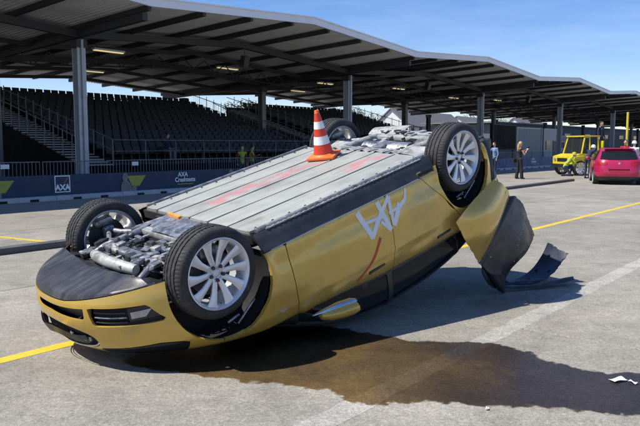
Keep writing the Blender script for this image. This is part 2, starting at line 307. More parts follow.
def strip(name, u0, v0, u1, v1, width, z, material, seg=40, jit=0.006, th=0.003):
    a = Vector((u0, v0)); b = Vector((u1, v1)); d = (b-a).normalized(); nn = Vector((-d.y, d.x)); m = MB(); vs = []
    for i in range(seg+1):
        p = a + (b-a)*(i/seg)
        for sgn in (-1, 1):
            q = p + nn*sgn*(width/2 + random.uniform(-jit, jit)); vs.append(S(q.x, q.y, z))
    m.add(vs, [(2*i, 2*i+2, 2*i+3, 2*i+1) for i in range(seg)])
    o = m.build(name, material); return o
seam = strip('concrete_seam', -4, 2.40, 46, 2.40, 0.19, 0.001, M['seam'], 400, 0.011); tag(seam, 'pale strip of repair concrete along the slab joint', 'strip', kind='structure')
yl = strip('painted_line', -6, 4.985, 60, 4.985, 0.13, 0.0022, M['yellow_paint'], 240, 0.003); tag(yl, 'long yellow line painted past the overturned car', 'line', kind='structure')
y2 = strip('painted_line', 5.55, 12.6, 5.96, 10.02, 0.12, 0.0022, M['yellow_paint'], 20, 0.003); tag(y2, 'short yellow line crossing towards the dark kerb beam', 'line', kind='structure')

# wet patch running from under the car
def pool_mat():
    m = bpy.data.materials.new('wet_film'); m.use_nodes = True; n = m.node_tree.nodes; l = m.node_tree.links; n.clear()
    out = n.new('ShaderNodeOutputMaterial'); tr = n.new('ShaderNodeBsdfTransparent'); gl = n.new('ShaderNodeBsdfGlossy'); mx = n.new('ShaderNodeMixShader'); fr = n.new('ShaderNodeFresnel'); fr.inputs['IOR'].default_value = 1.33
    g = n.new('ShaderNodeNewGeometry'); no = n.new('ShaderNodeTexNoise'); no.inputs['Scale'].default_value = 0.9; no.inputs['Detail'].default_value = 9; no.inputs['Roughness'].default_value = 0.65; l.new(g.outputs['Position'], no.inputs['Vector'])
    cr = n.new('ShaderNodeValToRGB'); cr.color_ramp.elements[0].position = 0.30; cr.color_ramp.elements[0].color = (0.38, 0.35, 0.35, 1); cr.color_ramp.elements[1].position = 0.62; cr.color_ramp.elements[1].color = (0.64, 0.54, 0.40, 1)
    sp = n.new('ShaderNodeSeparateXYZ'); l.new(g.outputs['Position'], sp.inputs[0]); gr = n.new('ShaderNodeMapRange'); gr.inputs['From Min'].default_value = 0.3; gr.inputs['From Max'].default_value = 1.5; gr.inputs['To Min'].default_value = 0.10; gr.inputs['To Max'].default_value = -0.26; l.new(sp.outputs['X'], gr.inputs['Value'])
    ad = n.new('ShaderNodeMath'); ad.operation = 'ADD'; l.new(no.outputs['Fac'], ad.inputs[0]); l.new(gr.outputs[0], ad.inputs[1]); l.new(ad.outputs[0], cr.inputs['Fac']); at = n.new('ShaderNodeAttribute'); at.attribute_name = 'depth'; n3 = n.new('ShaderNodeTexNoise'); n3.inputs['Scale'].default_value = 16; n3.inputs['Detail'].default_value = 6; l.new(g.outputs['Position'], n3.inputs['Vector'])
    e1 = n.new('ShaderNodeMath'); e1.operation = 'MULTIPLY_ADD'; e1.inputs[1].default_value = 5.0; l.new(at.outputs['Fac'], e1.inputs[0]); e2 = n.new('ShaderNodeMath'); e2.operation = 'MULTIPLY_ADD'; e2.inputs[1].default_value = 4.0; e2.inputs[2].default_value = -4.3; l.new(n3.outputs['Fac'], e2.inputs[0]); l.new(e2.outputs[0], e1.inputs[2]); e1.use_clamp = True
    em = n.new('ShaderNodeMix'); em.data_type = 'RGBA'; em.inputs[6].default_value = (1, 1, 1, 1); l.new(e1.outputs[0], em.inputs[0]); l.new(cr.outputs['Color'], em.inputs[7]); l.new(em.outputs[2], tr.inputs['Color'])
    n2 = n.new('ShaderNodeTexNoise'); n2.inputs['Scale'].default_value = 45; n2.inputs['Detail'].default_value = 5; l.new(g.outputs['Position'], n2.inputs['Vector'])
    bp = n.new('ShaderNodeBump'); bp.inputs['Strength'].default_value = 0.5; bp.inputs['Distance'].default_value = 0.006; l.new(n2.outputs['Fac'], bp.inputs['Height']); l.new(bp.outputs['Normal'], gl.inputs['Normal'])
    gl.inputs['Roughness'].default_value = 0.22; gl.inputs['Color'].default_value = (0.6, 0.6, 0.6, 1)
    ml = n.new('ShaderNodeMath'); ml.operation = 'MULTIPLY'; l.new(e1.outputs[0], ml.inputs[1]); l.new(fr.outputs[0], ml.inputs[0])
    l.new(ml.outputs[0], mx.inputs[0]); l.new(tr.outputs[0], mx.inputs[1]); l.new(gl.outputs[0], mx.inputs[2]); l.new(mx.outputs[0], out.inputs['Surface']); return m
POOL = [(-1.50, 5.02), (-1.19, 4.74), (-0.80, 4.63), (-0.57, 4.51), (-0.46, 4.48), (-0.36, 4.47), (-0.28, 4.45), (-0.10, 4.37), (0.02, 4.34), (0.10, 4.27), (0.17, 4.16), (0.27, 4.09), (0.44, 4.10), (0.55, 4.12), (0.72, 4.13), (0.88, 4.10), (1.06, 4.06), (1.20, 4.04), (1.34, 4.05), (1.47, 4.02), (1.60, 3.98), (1.72, 3.95), (1.90, 3.90), (2.3, 3.88), (2.9, 4.0), (3.2, 4.4), (2.9, 4.66), (2.2, 4.68), (2.02, 4.69), (1.92, 4.75), (1.74, 4.90), (1.68, 5.10), (1.55, 5.26), (1.40, 5.42), (1.18, 5.44), (0.99, 5.45), (0.76, 5.48), (0.60, 5.60), (0.44, 5.68), (0.21, 5.86), (-0.1, 5.95), (-0.6, 5.8), (-1.1, 5.4)]
def smooth_outline(pts, n=6, jit=0.012, rad=0.0):
    out = []; k = len(pts); P = [Vector(p) for p in pts]
    for i in range(k):
        a, b, c, d = P[i-1], P[i], P[(i+1) % k], P[(i+2) % k]
        for j in range(n):
            t = j/n; q = 0.5*((2*b) + (-a+c)*t + (2*a-5*b+4*c-d)*t*t + (-a+3*b-3*c+d)*t**3)
            out.append(q + Vector((random.uniform(-jit, jit), random.uniform(-jit, jit))))
    return out
po = smooth_outline(POOL, 16, 0.006)
po = [p + Vector((0.022*math.sin(i*0.37+math.sin(i*0.11)*3)+0.012*math.sin(i*0.93), 0.018*math.sin(i*0.29+1.3)+0.010*math.cos(i*1.07))) for i, p in enumerate(po)]
PO = np.array([(p.x, p.y) for p in po]); PB = np.roll(PO, -1, axis=0); stp = 0.022
gxs = np.arange(PO[:, 0].min()-.06, PO[:, 0].max()+.06, stp); gys = np.arange(PO[:, 1].min()-.06, PO[:, 1].max()+.06, stp)
QX, QY = np.meshgrid(gxs, gys, indexing='ij'); Q = np.stack([QX.ravel(), QY.ravel()], 1); dmin = np.full(len(Q), 9.0); inside = np.zeros(len(Q), bool)
for A_, B_ in zip(PO, PB):      # signed distance of every grid point to the outline
    ab = B_-A_; tt_ = np.clip(((Q-A_) @ ab)/max(ab @ ab, 1e-9), 0, 1); dmin = np.minimum(dmin, np.hypot(*(Q-(A_+tt_[:, None]*ab)).T))
    if A_[1] != B_[1]:
        c_ = ((A_[1] > Q[:, 1]) != (B_[1] > Q[:, 1])) & (Q[:, 0] < (B_[0]-A_[0])*(Q[:, 1]-A_[1])/(B_[1]-A_[1]) + A_[0]); inside ^= c_
sdf = np.where(inside, dmin, -dmin); ny_ = len(gys); keep = sdf > -0.05
fcs = []
for i in range(len(gxs)-1):
    for j in range(ny_-1):
        q = (i*ny_+j, (i+1)*ny_+j, (i+1)*ny_+j+1, i*ny_+j+1)
        if keep[list(q)].all(): fcs.append(q)
used = sorted({k_ for q in fcs for k_ in q}); idx = {k_: n_ for n_, k_ in enumerate(used)}
me = bpy.data.meshes.new('puddle'); me.from_pydata([(Q[k_, 0], Q[k_, 1], 0.0) for k_ in used], [], [tuple(idx[k_] for k_ in q) for q in fcs])
att = me.attributes.new('depth', 'FLOAT', 'POINT'); att.data.foreach_set('value', np.clip((sdf[used]+0.05)/0.10, 0, 1).astype(np.float32))
me.materials.append(pool_mat())
pool = inst('puddle', me, None, (0, 0, 0.0040)); tag(pool, 'dark brown wet patch spreading over the concrete from the car', 'puddle')
# small pale scraps by the puddle
for i, (x, y, s_, r_) in enumerate([(2.04, 4.52, 0.085, 0.4), (1.02, 4.01, 0.022, 1.0), (2.12, 4.47, 0.045, 2.0)]):
    m = MB(); m.grid(lambda a, b: Vector(((a-.5)*s_*1.4, (b-.5)*s_*0.7, 0.004 + 0.006*math.sin(a*5+i)*math.sin(b*4+1)+0.006)), 5, 4)
    o = m.build('paper_scrap', M['white_decal'], None, False, (x, y, 0.004), r_); tag(o, ['crumpled white scrap lying at the puddle edge', 'tiny pale chip on the puddle edge beside the seam', 'small torn white scrap touching the crumpled one'][i], 'scrap')

# ------------------------------------------------------------------ kerb beam
kb_me = None
for i in range(9):
    m = MB(); m.bbox((0, 0, 0.05), (4.06, 0.22, 0.10), 0.015)
    if kb_me is None: kb_me = m.mesh('kerb_beam', M['kerb'], True)
    u = 30.9 - 2.03 - i*4.08
    if u < -2: break
    o = inst('kerb_beam', kb_me, None, S(u, 9.95 + (u-4.7)*0.019, -0.002), (0, 0, PHI + 0.019))
    tag(o, 'dark kerb beam laid end to end on the concrete yard', 'kerb', 'dark kerb beams in one line')

# ------------------------------------------------------------------ grandstand roof
U0, USP = 14.4, 16.8
def zlow(v): return 6.25 - 0.045*(v - 18.9)
def zroof(u, v):
    t = ((u - U0)/USP) % 1.0
    return zlow(v) + 0.55*(1 - abs(2*t - 1))
VE, VB = 18.9, 40.0
roof = empty('grandstand_roof', (0, 0, 0), PHI, 'long pleated steel canopy on grey columns over the grandstand', 'canopy')
def ubeam(name, v, w_, d_, off, u0, u1, material, parent, rail=False):
    kn = [u0] + [U0 + 0.5*USP*k for k in range(-10, 30) if u0 < U0 + 0.5*USP*k < u1] + [u1]
    for a, b in zip(kn[:-1], kn[1:]):
        m = MB(); vs = []
        for u in (a, b):
            z = zroof(u, v) - off
            vs += [(u, v-w_/2, z-d_), (u, v+w_/2, z-d_), (u, v+w_/2, z), (u, v-w_/2, z)]
        m.add(vs, [(0,3,2,1),(4,5,6,7),(0,1,5,4),(1,2,6,5),(2,3,7,6),(3,0,4,7)]); m.build(name, material, parent)
        if rail:
            m = MB(); vs = []
            for u in (a, b):
                z = zroof(u, v) - off
                vs += [(u, v-w_*1.5, z-d_-0.02), (u, v+w_*1.5, z-d_-0.02), (u, v+w_*1.5, z-d_-0.001), (u, v-w_*1.5, z-d_-0.001)]
            m.add(vs, [(0,3,2,1),(4,5,6,7),(0,1,5,4),(1,2,6,5),(2,3,7,6),(3,0,4,7)]); m.build('flange', material, parent)
UA, UB = U0 - 4*USP, U0 + 11*USP
# corrugated sheets between the purlins, purlins running front to back
NP = 7
for k in range(int(round((UB-UA)/USP*NP))):
    ua = UA + k*USP/NP; ub = ua + USP/NP
    m = MB(); nc = 12; prof = []
    for i in range(nc*4+1):
        t = i/(nc*4); u = ua + 0.01 + (ub-ua-0.02)*t; ph = (i % 4); prof.append((u, 0.0 if ph in (0, 1) else 0.035))
    vs = []
    for v in (VE+0.02, VB):
        for (u, dz) in prof: vs.append((u, v, zroof(u, v) + dz + 0.002))
    n_ = len(prof)
    m.add(vs, [(i, i+1, n_+i+1, n_+i) for i in range(n_-1)])
    vs2 = [(x, y, z+0.05) for x, y, z in vs]; m.add(vs2, [(i, n_+i, n_+i+1, i+1) for i in range(n_-1)])
    m.build('roof_panel', M['roofsheet'], roof, fix=False)
    m = MB(); vs = []
    for v in (VE+0.05, VB-0.05):
        z = zroof(ua, v) - 0.006
        vs += [(ua-0.07, v, z-0.18), (ua+0.07, v, z-0.18), (ua+0.07, v, z), (ua-0.07, v, z)]
    m.add(vs, [(0,1,2,3),(7,6,5,4),(0,4,5,1),(1,5,6,2),(2,6,7,3),(3,7,4,0)]); m.build('purlin', M['beam'], roof)
for v, w_, d_ in ((23.3, 0.20, 0.26), (26.6, 0.12, 0.18), (30.0, 0.20, 0.26), (33.7, 0.12, 0.18), (37.5, 0.20, 0.18)):
    ubeam('beam', v, w_, d_, 0.21, UA, UB, M['beam'], roof)
ubeam('fascia', VE-0.04, 0.10, 0.30, -0.22, UA, UB, M['fascia'], roof)
ubeam('gutter', VE-0.12, 0.06, 0.05, -0.22, UA, UB, M['fascia'], roof)
# braced lattice girder hanging under the front bay
for k in range(-4, 11):
    for v in (26.6,):
        m = MB(); ua = U0 + k*USP
        for j in range(12):
            a = ua + j*USP/12; b = a + USP/12
            za = zroof(a, v)-0.55; zb_ = zroof(b, v)-0.55
            m.tube([(a, v, za-0.5), ((a+b)/2, v, (za+zb_)/2)], 0.03, 5); m.tube([((a+b)/2, v, (za+zb_)/2), (b, v, zb_-0.5)], 0.03, 5); m.tube([(a, v, za-0.5), (b, v, zb_-0.5)], 0.04, 5)
        m.build('lattice_girder', M['beam'], roof)
# columns: rolled H sections with a base plate and a down-pipe
def hcol(z0, z1):
    m = MB(); a, t = 0.17, 0.03
    m.box((0, -a, (z0+z1)/2), (0.34, t, z1-z0)); m.box((0, a, (z0+z1)/2), (0.34, t, z1-z0)); m.box((0, 0, (z0+z1)/2), (t, 2*a-t, z1-z0)); return m
for r_i, (v, mt) in enumerate(((23.3, 'steel_grey'), (30.0, 'rail_grey'), (37.5, 'beam'))):
    for k in range(-3, 12):
        u = U0 + k*USP + 0.02; zt_ = zroof(u, v) - 0.55
        o = hcol(-0.01, zt_).build('column', M[mt], roof); o.location = (u, v, 0)
        m = MB(); m.box((0, 0, 0.01), (0.6, 0.6, 0.04)); q = m.build('base_plate', M['beam'], o)
        m = MB(); m.box((0, 0, zt_-0.15), (0.46, 0.46, 0.28)); m.build('cap_plate', M['beam'], o)
        if r_i == 0:
            m = MB(); m.tube([(0.0, -0.235, 0.3), (0.0, -0.235, zt_)], 0.05, 8); m.build('down_pipe', M['steel_grey'], o)
# rafters over the columns
for k in range(-4, 12):
    u = U0 + k*USP
    m = MB(); vs = []
    for v in (VE+0.3, VB-0.3):
        z = zroof(u, v) - 0.215
        vs += [(u-0.10, v, z-0.26), (u+0.10, v, z-0.26), (u+0.10, v, z), (u-0.10, v, z)]
    m.add(vs, [(0,1,2,3),(7,6,5,4),(0,4,5,1),(1,5,6,2),(2,6,7,3),(3,7,4,0)]); m.build('rafter', M['beam'], roof)
# strip lamps and hanging loudspeakers under the roof
M['lampglow'] = mat('lamp_glow', (0.8, 0.75, 0.5), 0.5)
bs = M['lampglow'].node_tree.nodes['Principled BSDF']; bs.inputs['Emission Color'].default_value = (1.0, 0.78, 0.34, 1); bs.inputs['Emission Strength'].default_value = 0.45
for i, (u, v) in enumerate(((17.0, 25.2), (25.4, 26.9), (33.7, 26.9), (42.2, 26.9), (50.5, 26.9), (58.8, 26.9), (20.5, 32.0), (37, 32.0))):
    z = zroof(u, v) - 0.62
    t = empty('strip_lamp', S(u, v, z), PHI, 'strip lamp glowing yellow under the canopy beams', 'lamp', 'strip lamps under the canopy')
    m = MB(); m.bbox((0, 0, 0.05), (1.5, 0.22, 0.08), 0.015); m.build('housing', M['steel_grey'], t)
    m = MB(); m.bbox((0, 0, -0.01), (1.4, 0.16, 0.04), 0.012); m.build('tube', M['lampglow'], t)
    m = MB(); m.tube([(-0.6, 0, 0.08), (-0.6, 0, 0.38)], 0.012, 5); m.tube([(0.6, 0, 0.08), (0.6, 0, 0.38)], 0.012, 5); m.build('hanger', M['beam'], t)
for i, (u, v) in enumerate(((22.8, 23.0), (39.6, 23.0), (56.4, 23.0))):
    z = zroof(u, v) - 1.15
    t = empty('loudspeaker', S(u, v, z), PHI, 'black loudspeaker hanging from the front canopy beam', 'loudspeaker', 'loudspeakers hanging under the canopy')
    m = MB(); m.bbox((0, 0, 0.0), (0.34, 0.30, 0.5), 0.03, (R(15), 0, 0)); m.build('cabinet', M['black'], t)
    m = MB(); m.tube([(0, 0, 0.2), (0, 0, 0.5)], 0.025, 6); m.tube([(-0.2, 0, 0), (-0.2, 0, 0.3), (0.2, 0, 0.3), (0.2, 0, 0)], 0.015, 5); m.build('bracket', M['beam'], t)

M['shade_floor'] = mat('dark_shade_floor', (0.035, 0.035, 0.037), 0.85, 0, 0.2, 3, bump=0.2, bscale=30)  # dark sheet added to cut bounced light and keep the stand dim
m = MB(); m.add([(-55, 19.3, 0.004), (205, 19.3, 0.004), (205, 44, 0.004), (-55, 44, 0.004)], [(0, 1, 2, 3)]); o = m.build('shade_floor_sheet', M['shade_floor'], None, False, (0, 0, 0), PHI); tag(o, 'added dark floor sheet deepening the shade under the grandstand canopy', 'shade_floor', kind='structure')
# ------------------------------------------------------------------ grandstand blocks
ROWS, RV0, RDV, RZ0, RDZ = 16, 25.6, 0.715, 0.85, 0.213
seat_m = MB()
seat_m.bbox((0, 0, 0.38), (0.40, 0.36, 0.045), 0.015); seat_m.bbox((0, 0.17, 0.54), (0.40, 0.04, 0.30), 0.03, (R(-10), 0, 0)); seat_m.box((0, 0.05, 0.18), (0.06, 0.24, 0.37))
seat_me = seat_m.mesh('stadium_seat', M['seat'])
spots = []
def block(uA, uB, stair, label, blabel):
    t = empty('grandstand_block', S(0, 0, 0), PHI, label, 'grandstand')
    for i in range(ROWS):
        v = RV0 + i*RDV; z = RZ0 + i*RDZ
        m = MB(); m.box(((uA+uB)/2, v+0.04, z-0.04), (uB-uA, RDV-0.006, 0.08)); m.build('tier', M['deck'], t)
        m = MB(); m.box(((uA+uB)/2, v-0.30, z-0.155), (uB-uA-0.02, 0.03, 0.15)); m.build('riser', M['deck'], t)
        us = np.arange(uA + stair + 0.35, uB - 0.3, 0.46)
        for u in us: spots.append((u+random.uniform(-.015, .015), v+0.08, z, blabel))
    vt = RV0 + ROWS*RDV - 0.44; zt_ = RZ0 + (ROWS-1)*RDZ
    for u, nm in ((uA-0.03, 'side_cladding'), (uB+0.03, 'side_cladding')):
        m = MB(); m.prism([(RV0-0.45, -0.01), (vt, -0.01), (vt, zt_-0.05), (RV0-0.45, RZ0-0.1)], u-0.015, u+0.015, lambda a, b, h: (h, a, b)); m.build(nm, M['cladding'], t)
    m = MB(); m.box(((uA+uB)/2, RV0-0.50, (RZ0-0.1)/2), (uB-uA, 0.04, RZ0-0.1)); m.build('front_cladding', M['cladding'], t)
    m = MB(); m.box(((uA+uB)/2, vt+0.03, zt_/2 + 0.15), (uB-uA, 0.04, zt_+0.3)); m.build('back_cladding', M['cladding'], t)
    # stair along the near end with pale treads
    n_ = ROWS*2
    for i in range(n_):
        m = MB(); m.box((uA+stair/2, RV0-0.62+i*RDV/2+0.2, RZ0-0.10+i*RDZ/2 + 0.035), (stair-0.1, 0.34, 0.04)); m.build('stair_tread', M['tread'], t)
    for u in (uA+0.03, uA+stair):
        m = MB(); pts = [(u, RV0-0.5, RZ0+1.0), (u, vt, zt_+1.0)]
        m.tube(pts, 0.025, 6); m.tube([(u, RV0-0.5, RZ0+0.55), (u, vt, zt_+0.55)], 0.02, 6)
        for i in range(0, ROWS, 1): m.tube([(u, RV0-0.5+i*RDV, RZ0-0.1+i*RDZ), (u, RV0-0.5+i*RDV, RZ0+1.0+i*RDZ)], 0.022, 6)
        m.build('handrail', M['rail_dark'], t)
    m = MB(); u = uB - 0.03
    m.tube([(u, RV0-0.5, RZ0+1.0), (u, vt, zt_+1.0)], 0.025, 6); m.tube([(u, RV0-0.5, RZ0+0.5), (u, vt, zt_+0.5)], 0.02, 6)
    for i in range(0, ROWS): m.tube([(u, RV0-0.5+i*RDV, RZ0-0.1+i*RDZ), (u, RV0-0.5+i*RDV, RZ0+1.0+i*RDZ)], 0.02, 6)
    for i in range(0, 60): k_ = i/60; m.tube([(u, RV0-0.5+k_*(vt-RV0+.5), RZ0+0.1+k_*(zt_-RZ0)), (u, RV0-0.5+k_*(vt-RV0+.5), RZ0+1.0+k_*(zt_-RZ0))], 0.009, 4)
    m.build('end_railing', M['rail_dark'], t)
    m = MB()
    m.tube([(uA+stair, RV0-0.46, RZ0+0.98), (uB, RV0-0.46, RZ0+0.98)], 0.025, 6); m.tube([(uA+stair, RV0-0.46, RZ0+0.5), (uB, RV0-0.46, RZ0+0.5)], 0.02, 6)
    for u in np.arange(uA+stair, uB, 1.7): m.tube([(u, RV0-0.46, RZ0-0.1), (u, RV0-0.46, RZ0+0.98)], 0.022, 6)
    m.build('front_railing', M['rail_dark'], t)
    return t
block(15.5, 31.2, 1.5, 'black seating block with an open stair at its near end', 'A')
block(34.4, 49.6, 1.5, 'farther black seating block beyond the gap with the railing', 'B')
spots.sort(key=lambda s: S(s[0], s[1]).length)
for i, (u, v, z, bl) in enumerate(spots[:300]):
    o = inst('stadium_seat', seat_me, None, S(u, v, z), (0, 0, PHI + random.uniform(-.02, .02)))
    tag(o, 'black plastic stadium seat in the seating block with the open stair', 'seat', 'seats of the block with the open stair')
m = MB(); base = [tuple(p.co) for p in seat_me.vertices]; bf = [tuple(p.vertices) for p in seat_me.polygons]
for (u, v, z, bl) in spots[300:]: m.add([(x+u, y+v, zz+z) for x, y, zz in base], bf)
o = m.build('stadium_seats', M['seat'], None, False, (0, 0, 0), PHI, fix=False); tag(o, 'remaining rows of black stadium seats farther along the grandstand', 'seats', kind='stuff')
# railing in the gap between both blocks
t = empty('gap_stair', S(32.8, 31.5, 0), PHI, 'open steel stair with railings in the gap between the seating blocks', 'stair')
for i in range(18):
    m = MB(); m.box((0, -5.5 + i*0.55, 0.25 + i*0.19), (1.6, 0.30, 0.04)); m.build('stair_tread', M['tread'], t)
for s_ in (-0.85, 0.85):
    m = MB(); m.box((s_, -0.8, 1.8), (0.06, 10.6, 0.2), (math.atan(0.19/0.55), 0, 0)); m.build('stringer', M['beam'], t)
    m = MB(); m.tube([(s_, -5.5, 1.25), (s_, 3.85, 4.48)], 0.025, 6)
    for i in range(0, 36): m.tube([(s_, -5.5+i*.267, 0.25+i*.0923), (s_, -5.5+i*.267, 1.25+i*.0923)], 0.012, 4)
    m.build('handrail', M['rail_dark'], t)

# ------------------------------------------------------------------ blue banner barrier
SEG = 2.27; seg0 = 4.85
base_m = MB()
base_m.prism([(-0.30, -0.012), (0.30, -0.012), (0.30, 0.09), (0.22, 0.13), (-0.22, 0.13), (-0.30, 0.09)], -SEG/2+0.01, SEG/2-0.01, lambda a, b, h: (h, a, b)); base_me = base_m.mesh('base_block', M['concrete_white'])
ban_m = MB(); ban_m.box((0, 0.015, 0.42), (SEG-0.006, 0.13, 0.62)); ban_m.grid(lambda a, b: Vector(((a-.5)*(SEG-0.004), -0.074 + 0.006*math.sin(a*19+b*3)*math.sin(a*7.3+1) - 0.002*math.sin(b*11), 0.11+0.62*b)), 40, 6); ban_me = ban_m.mesh('banner_panel', M['banner']); ban2_me = ban_m.mesh('banner_panel', M['banner2'])
slot_m = MB(); slot_m.box((0, -0.29, 0.03), (0.26, 0.04, 0.075)); slot_me = slot_m.mesh('fork_slot', M['inner'])
segs = {}
NSEG = 30
for i in range(NSEG):
    u = seg0 + i*SEG
    far = u > 36
    t = empty('banner_barrier', S(u, 18.72, 0), PHI)
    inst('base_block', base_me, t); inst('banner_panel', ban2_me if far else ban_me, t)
    for s_ in (-0.46, 0.46): inst('fork_slot', slot_me, t, (s_, 0, 0))
    segs[i] = (u, t); pr_ = 'plain'
    segs[i] = [u, t, 'plain blue banner barrier segment on a pale concrete base' if not far else 'blue banner barrier segment with faint pale graphics']
def seg_at(u): return segs[min(max(int(round((u - seg0)/SEG)), 0), NSEG-1)]
FR = -0.083
def on_banner(name, me_, u, z, dy, material):
    s_ = seg_at(u); me_.materials.clear(); me_.materials.append(material)
    return inst(name, me_, s_[1], (u - s_[0], FR-dy, z), (R(90), 0, 0))
def flat(pts, dz=0):
    m = MB(); m.add([(x, y, 0) for x, y in pts], [tuple(range(len(pts)))]); return m.mesh('print', M['white_decal'], fix=False)
def logo(u, z, sz):
    h = sz/2
    on_banner('logo_frame', flat([(-h, -h), (h, -h), (h, h), (-h, h)]), u, z, 0.004, M['white_decal'])
    h2 = h*0.88; on_banner('logo_field', flat([(-h2, -h2), (h2, -h2), (h2, h2), (-h2, h2)]), u, z, 0.008, M['banner'])
    on_banner('lettering', text_mesh('AXA', sz*0.46, bold=0.012), u, z - sz*0.22, 0.012, M['white_decal'])
    on_banner('logo_slash', flat([(0.02*sz, -0.03*sz), (0.07*sz, -0.03*sz), (0.43*sz, 0.43*sz), (0.36*sz, 0.43*sz)]), u, z, 0.012, M['tail'])
    seg_at(u)[2] = 'blue banner barrier segment with the framed square AXA logo'
def words(u, z):
    on_banner('lettering', text_mesh('AXA', 0.21, bold=0.006), u-0.1, z+0.13, 0.004, M['white_decal'])
    on_banner('lettering', text_mesh('Crashtests', 0.21, bold=0.006), u, z-0.05, 0.004, M['white_decal'])
    on_banner('print_bar', flat([(-0.35, -0.015), (0.35, -0.015), (0.35, 0.015), (-0.35, 0.015)]), u, z-0.2, 0.004, M['yellow_print'])
    seg_at(u)[2] = 'blue banner barrier segment lettered AXA Crashtests in white'
def portrait(u, z):
    on_banner('print_triangle', flat([(-0.30, 0.17), (0.42, 0.17), (0.16, -0.17), (-0.12, -0.17)]), u+0.22, z+0.03, 0.004, M['yellow_print'])
    pts = [(0.13*math.cos(a)*0.8 - 0.16, 0.14*math.sin(a)+0.16) for a in np.linspace(0, 2*PI, 14, endpoint=False)]
    on_banner('print_head', flat(pts), u, z, 0.008, M['skin_print'])
    on_banner('print_figure', flat([(-0.33, -0.30), (0.26, -0.30), (0.27, -0.15), (0.16, -0.10), (0.1, -0.19), (0.0, -0.02), (-0.1, 0.06), (-0.25, 0.04), (-0.32, -0.08)]), u, z, 0.007, M['skin_print'])
    if 'plain' in seg_at(u)[2]: seg_at(u)[2] = 'blue banner barrier segment with a pale figure and yellow triangle print'
portrait(8.75, 0.42); logo(10.85, 0.46, 0.50); portrait(13.2, 0.42); words(15.5, 0.46); portrait(17.85, 0.42); words(47.0, 0.5)
seg_at(13.2)[2] = 'blue banner barrier segment with figure and yellow triangle between framed logo and white lettering'
seg_at(17.85)[2] = 'blue banner barrier segment with figure and triangle beyond the white lettering, before the marshals'
seg_at(8.75)[2] = 'blue banner barrier segment with figure and triangle on the stair side of the framed logo'
seg_at(47.0)[2] = 'blue banner barrier segment with white lettering behind the woman holding a phone'
for i in segs:
    u, t, lb = segs[i]; tag(t, lb, 'barrier', 'blue banner barriers in front of the grandstand')
# crowd-control fences behind it
cf = MB(); cf.tube([(-1.1, 0, 0.12), (-1.1, 0, 1.1), (1.1, 0, 1.1), (1.1, 0, 0.12), (-1.1, 0, 0.12)], 0.021, 6); cf_me = cf.mesh('frame', M['rail_grey'])
cb = MB()
for i in range(1, 18): cb.tube([(-1.1 + i*2.2/18, 0, 0.12), (-1.1 + i*2.2/18, 0, 1.1)], 0.009, 5)
cb_me = cb.mesh('bars', M['rail_grey'])
ct = MB(); ct.box((0, 0, 0.02), (0.05, 0.6, 0.03)); ct.box((0, 0, 0.075), (0.04, 0.04, 0.11)); ct_me = ct.mesh('foot', M['rail_grey'])
pl = MB(); pl.box((0, -0.03, 0.98), (0.26, 0.012, 0.13)); pl_me = pl.mesh('sign_plate', M['white_decal'])
for i in range(24):
    u = 5.2 + i*2.3
    t = empty('crowd_barrier', S(u, 20.0, -0.013), PHI + random.uniform(-0.03, 0.03))
    tag(t, 'galvanised crowd barrier with vertical bars behind the blue banners' + (' carrying a white plate' if i in (2, 4, 8) else ' without any plate'), 'fence', 'crowd barriers behind the blue banners')
    inst('frame', cf_me, t); inst('bars', cb_me, t)
    for s_ in (-0.8, 0.8): inst('foot', ct_me, t, (s_, 0, 0))
    if i in (2, 4, 8): inst('sign_plate', pl_me, t)

# ------------------------------------------------------------------ overturned car
def rotm(y, p, r): return (Matrix.Rotation(y, 3, 'Z') @ Matrix.Rotation(p, 3, 'Y') @ Matrix.Rotation(r, 3, 'X'))
CR = rotm(R(222.21), R(15.53), R(180-3.108)); CT = Vector((-0.3454, 6.3859, CAM_H-0.1903))
car = empty('overturned_car', CT, 0, 'gold saloon car lying upside down on its roof with wheels in the air', 'car')
car.rotation_mode = 'QUATERNION'; car.rotation_quaternion = CR.to_quaternion()
CRI = CR.inverted()
def rest(p, eps=0.004):           # the roof is pressed flat where it meets the concrete
    wz = (CR @ Vector(p)).z + CT.z
    if wz < eps: return Vector(p) + CRI @ Vector((0, 0, eps - wz + 0.0))
    return Vector(p)

f_w = hermite([.15, .20, .25, .31, .42, .55, .65, .78, .88, .96, 1.04, 1.10], [.845, .885, .905, .935, .957, .972, .977, .970, .955, .935, .905, .87])
f_xn = hermite([.18, .24, .30, .42, .55, .65, .72, .80, .9], [2.30, 2.365, 2.395, 2.405, 2.385, 2.34, 2.27, 2.12, 1.9])
f_xr = hermite([.2, .5, .75, .95, 1.08], [-2.38, -2.50, -2.53, -2.50, -2.46])
f_zt = hermite([2.44, 2.3, 2.1, 1.9, 1.48, .95, .4, -.3, -.9, -1.6, -2.54], [.70, .735, .775, .82, .885, .935, .955, 1.02, 1.035, 1.055, 1.06])
f_zb = hermite([2.5, 2.0, 1.6, 1.0, -1.0, -1.6, -2.5], [.235, .225, .18, .16, .16, .22, .32])
WF = (1.465, .395, .412); WR = (-1.48, .375, .415)
XF0, XR0, NF, NR = 1.15, -1.55, 2.4, 2.7
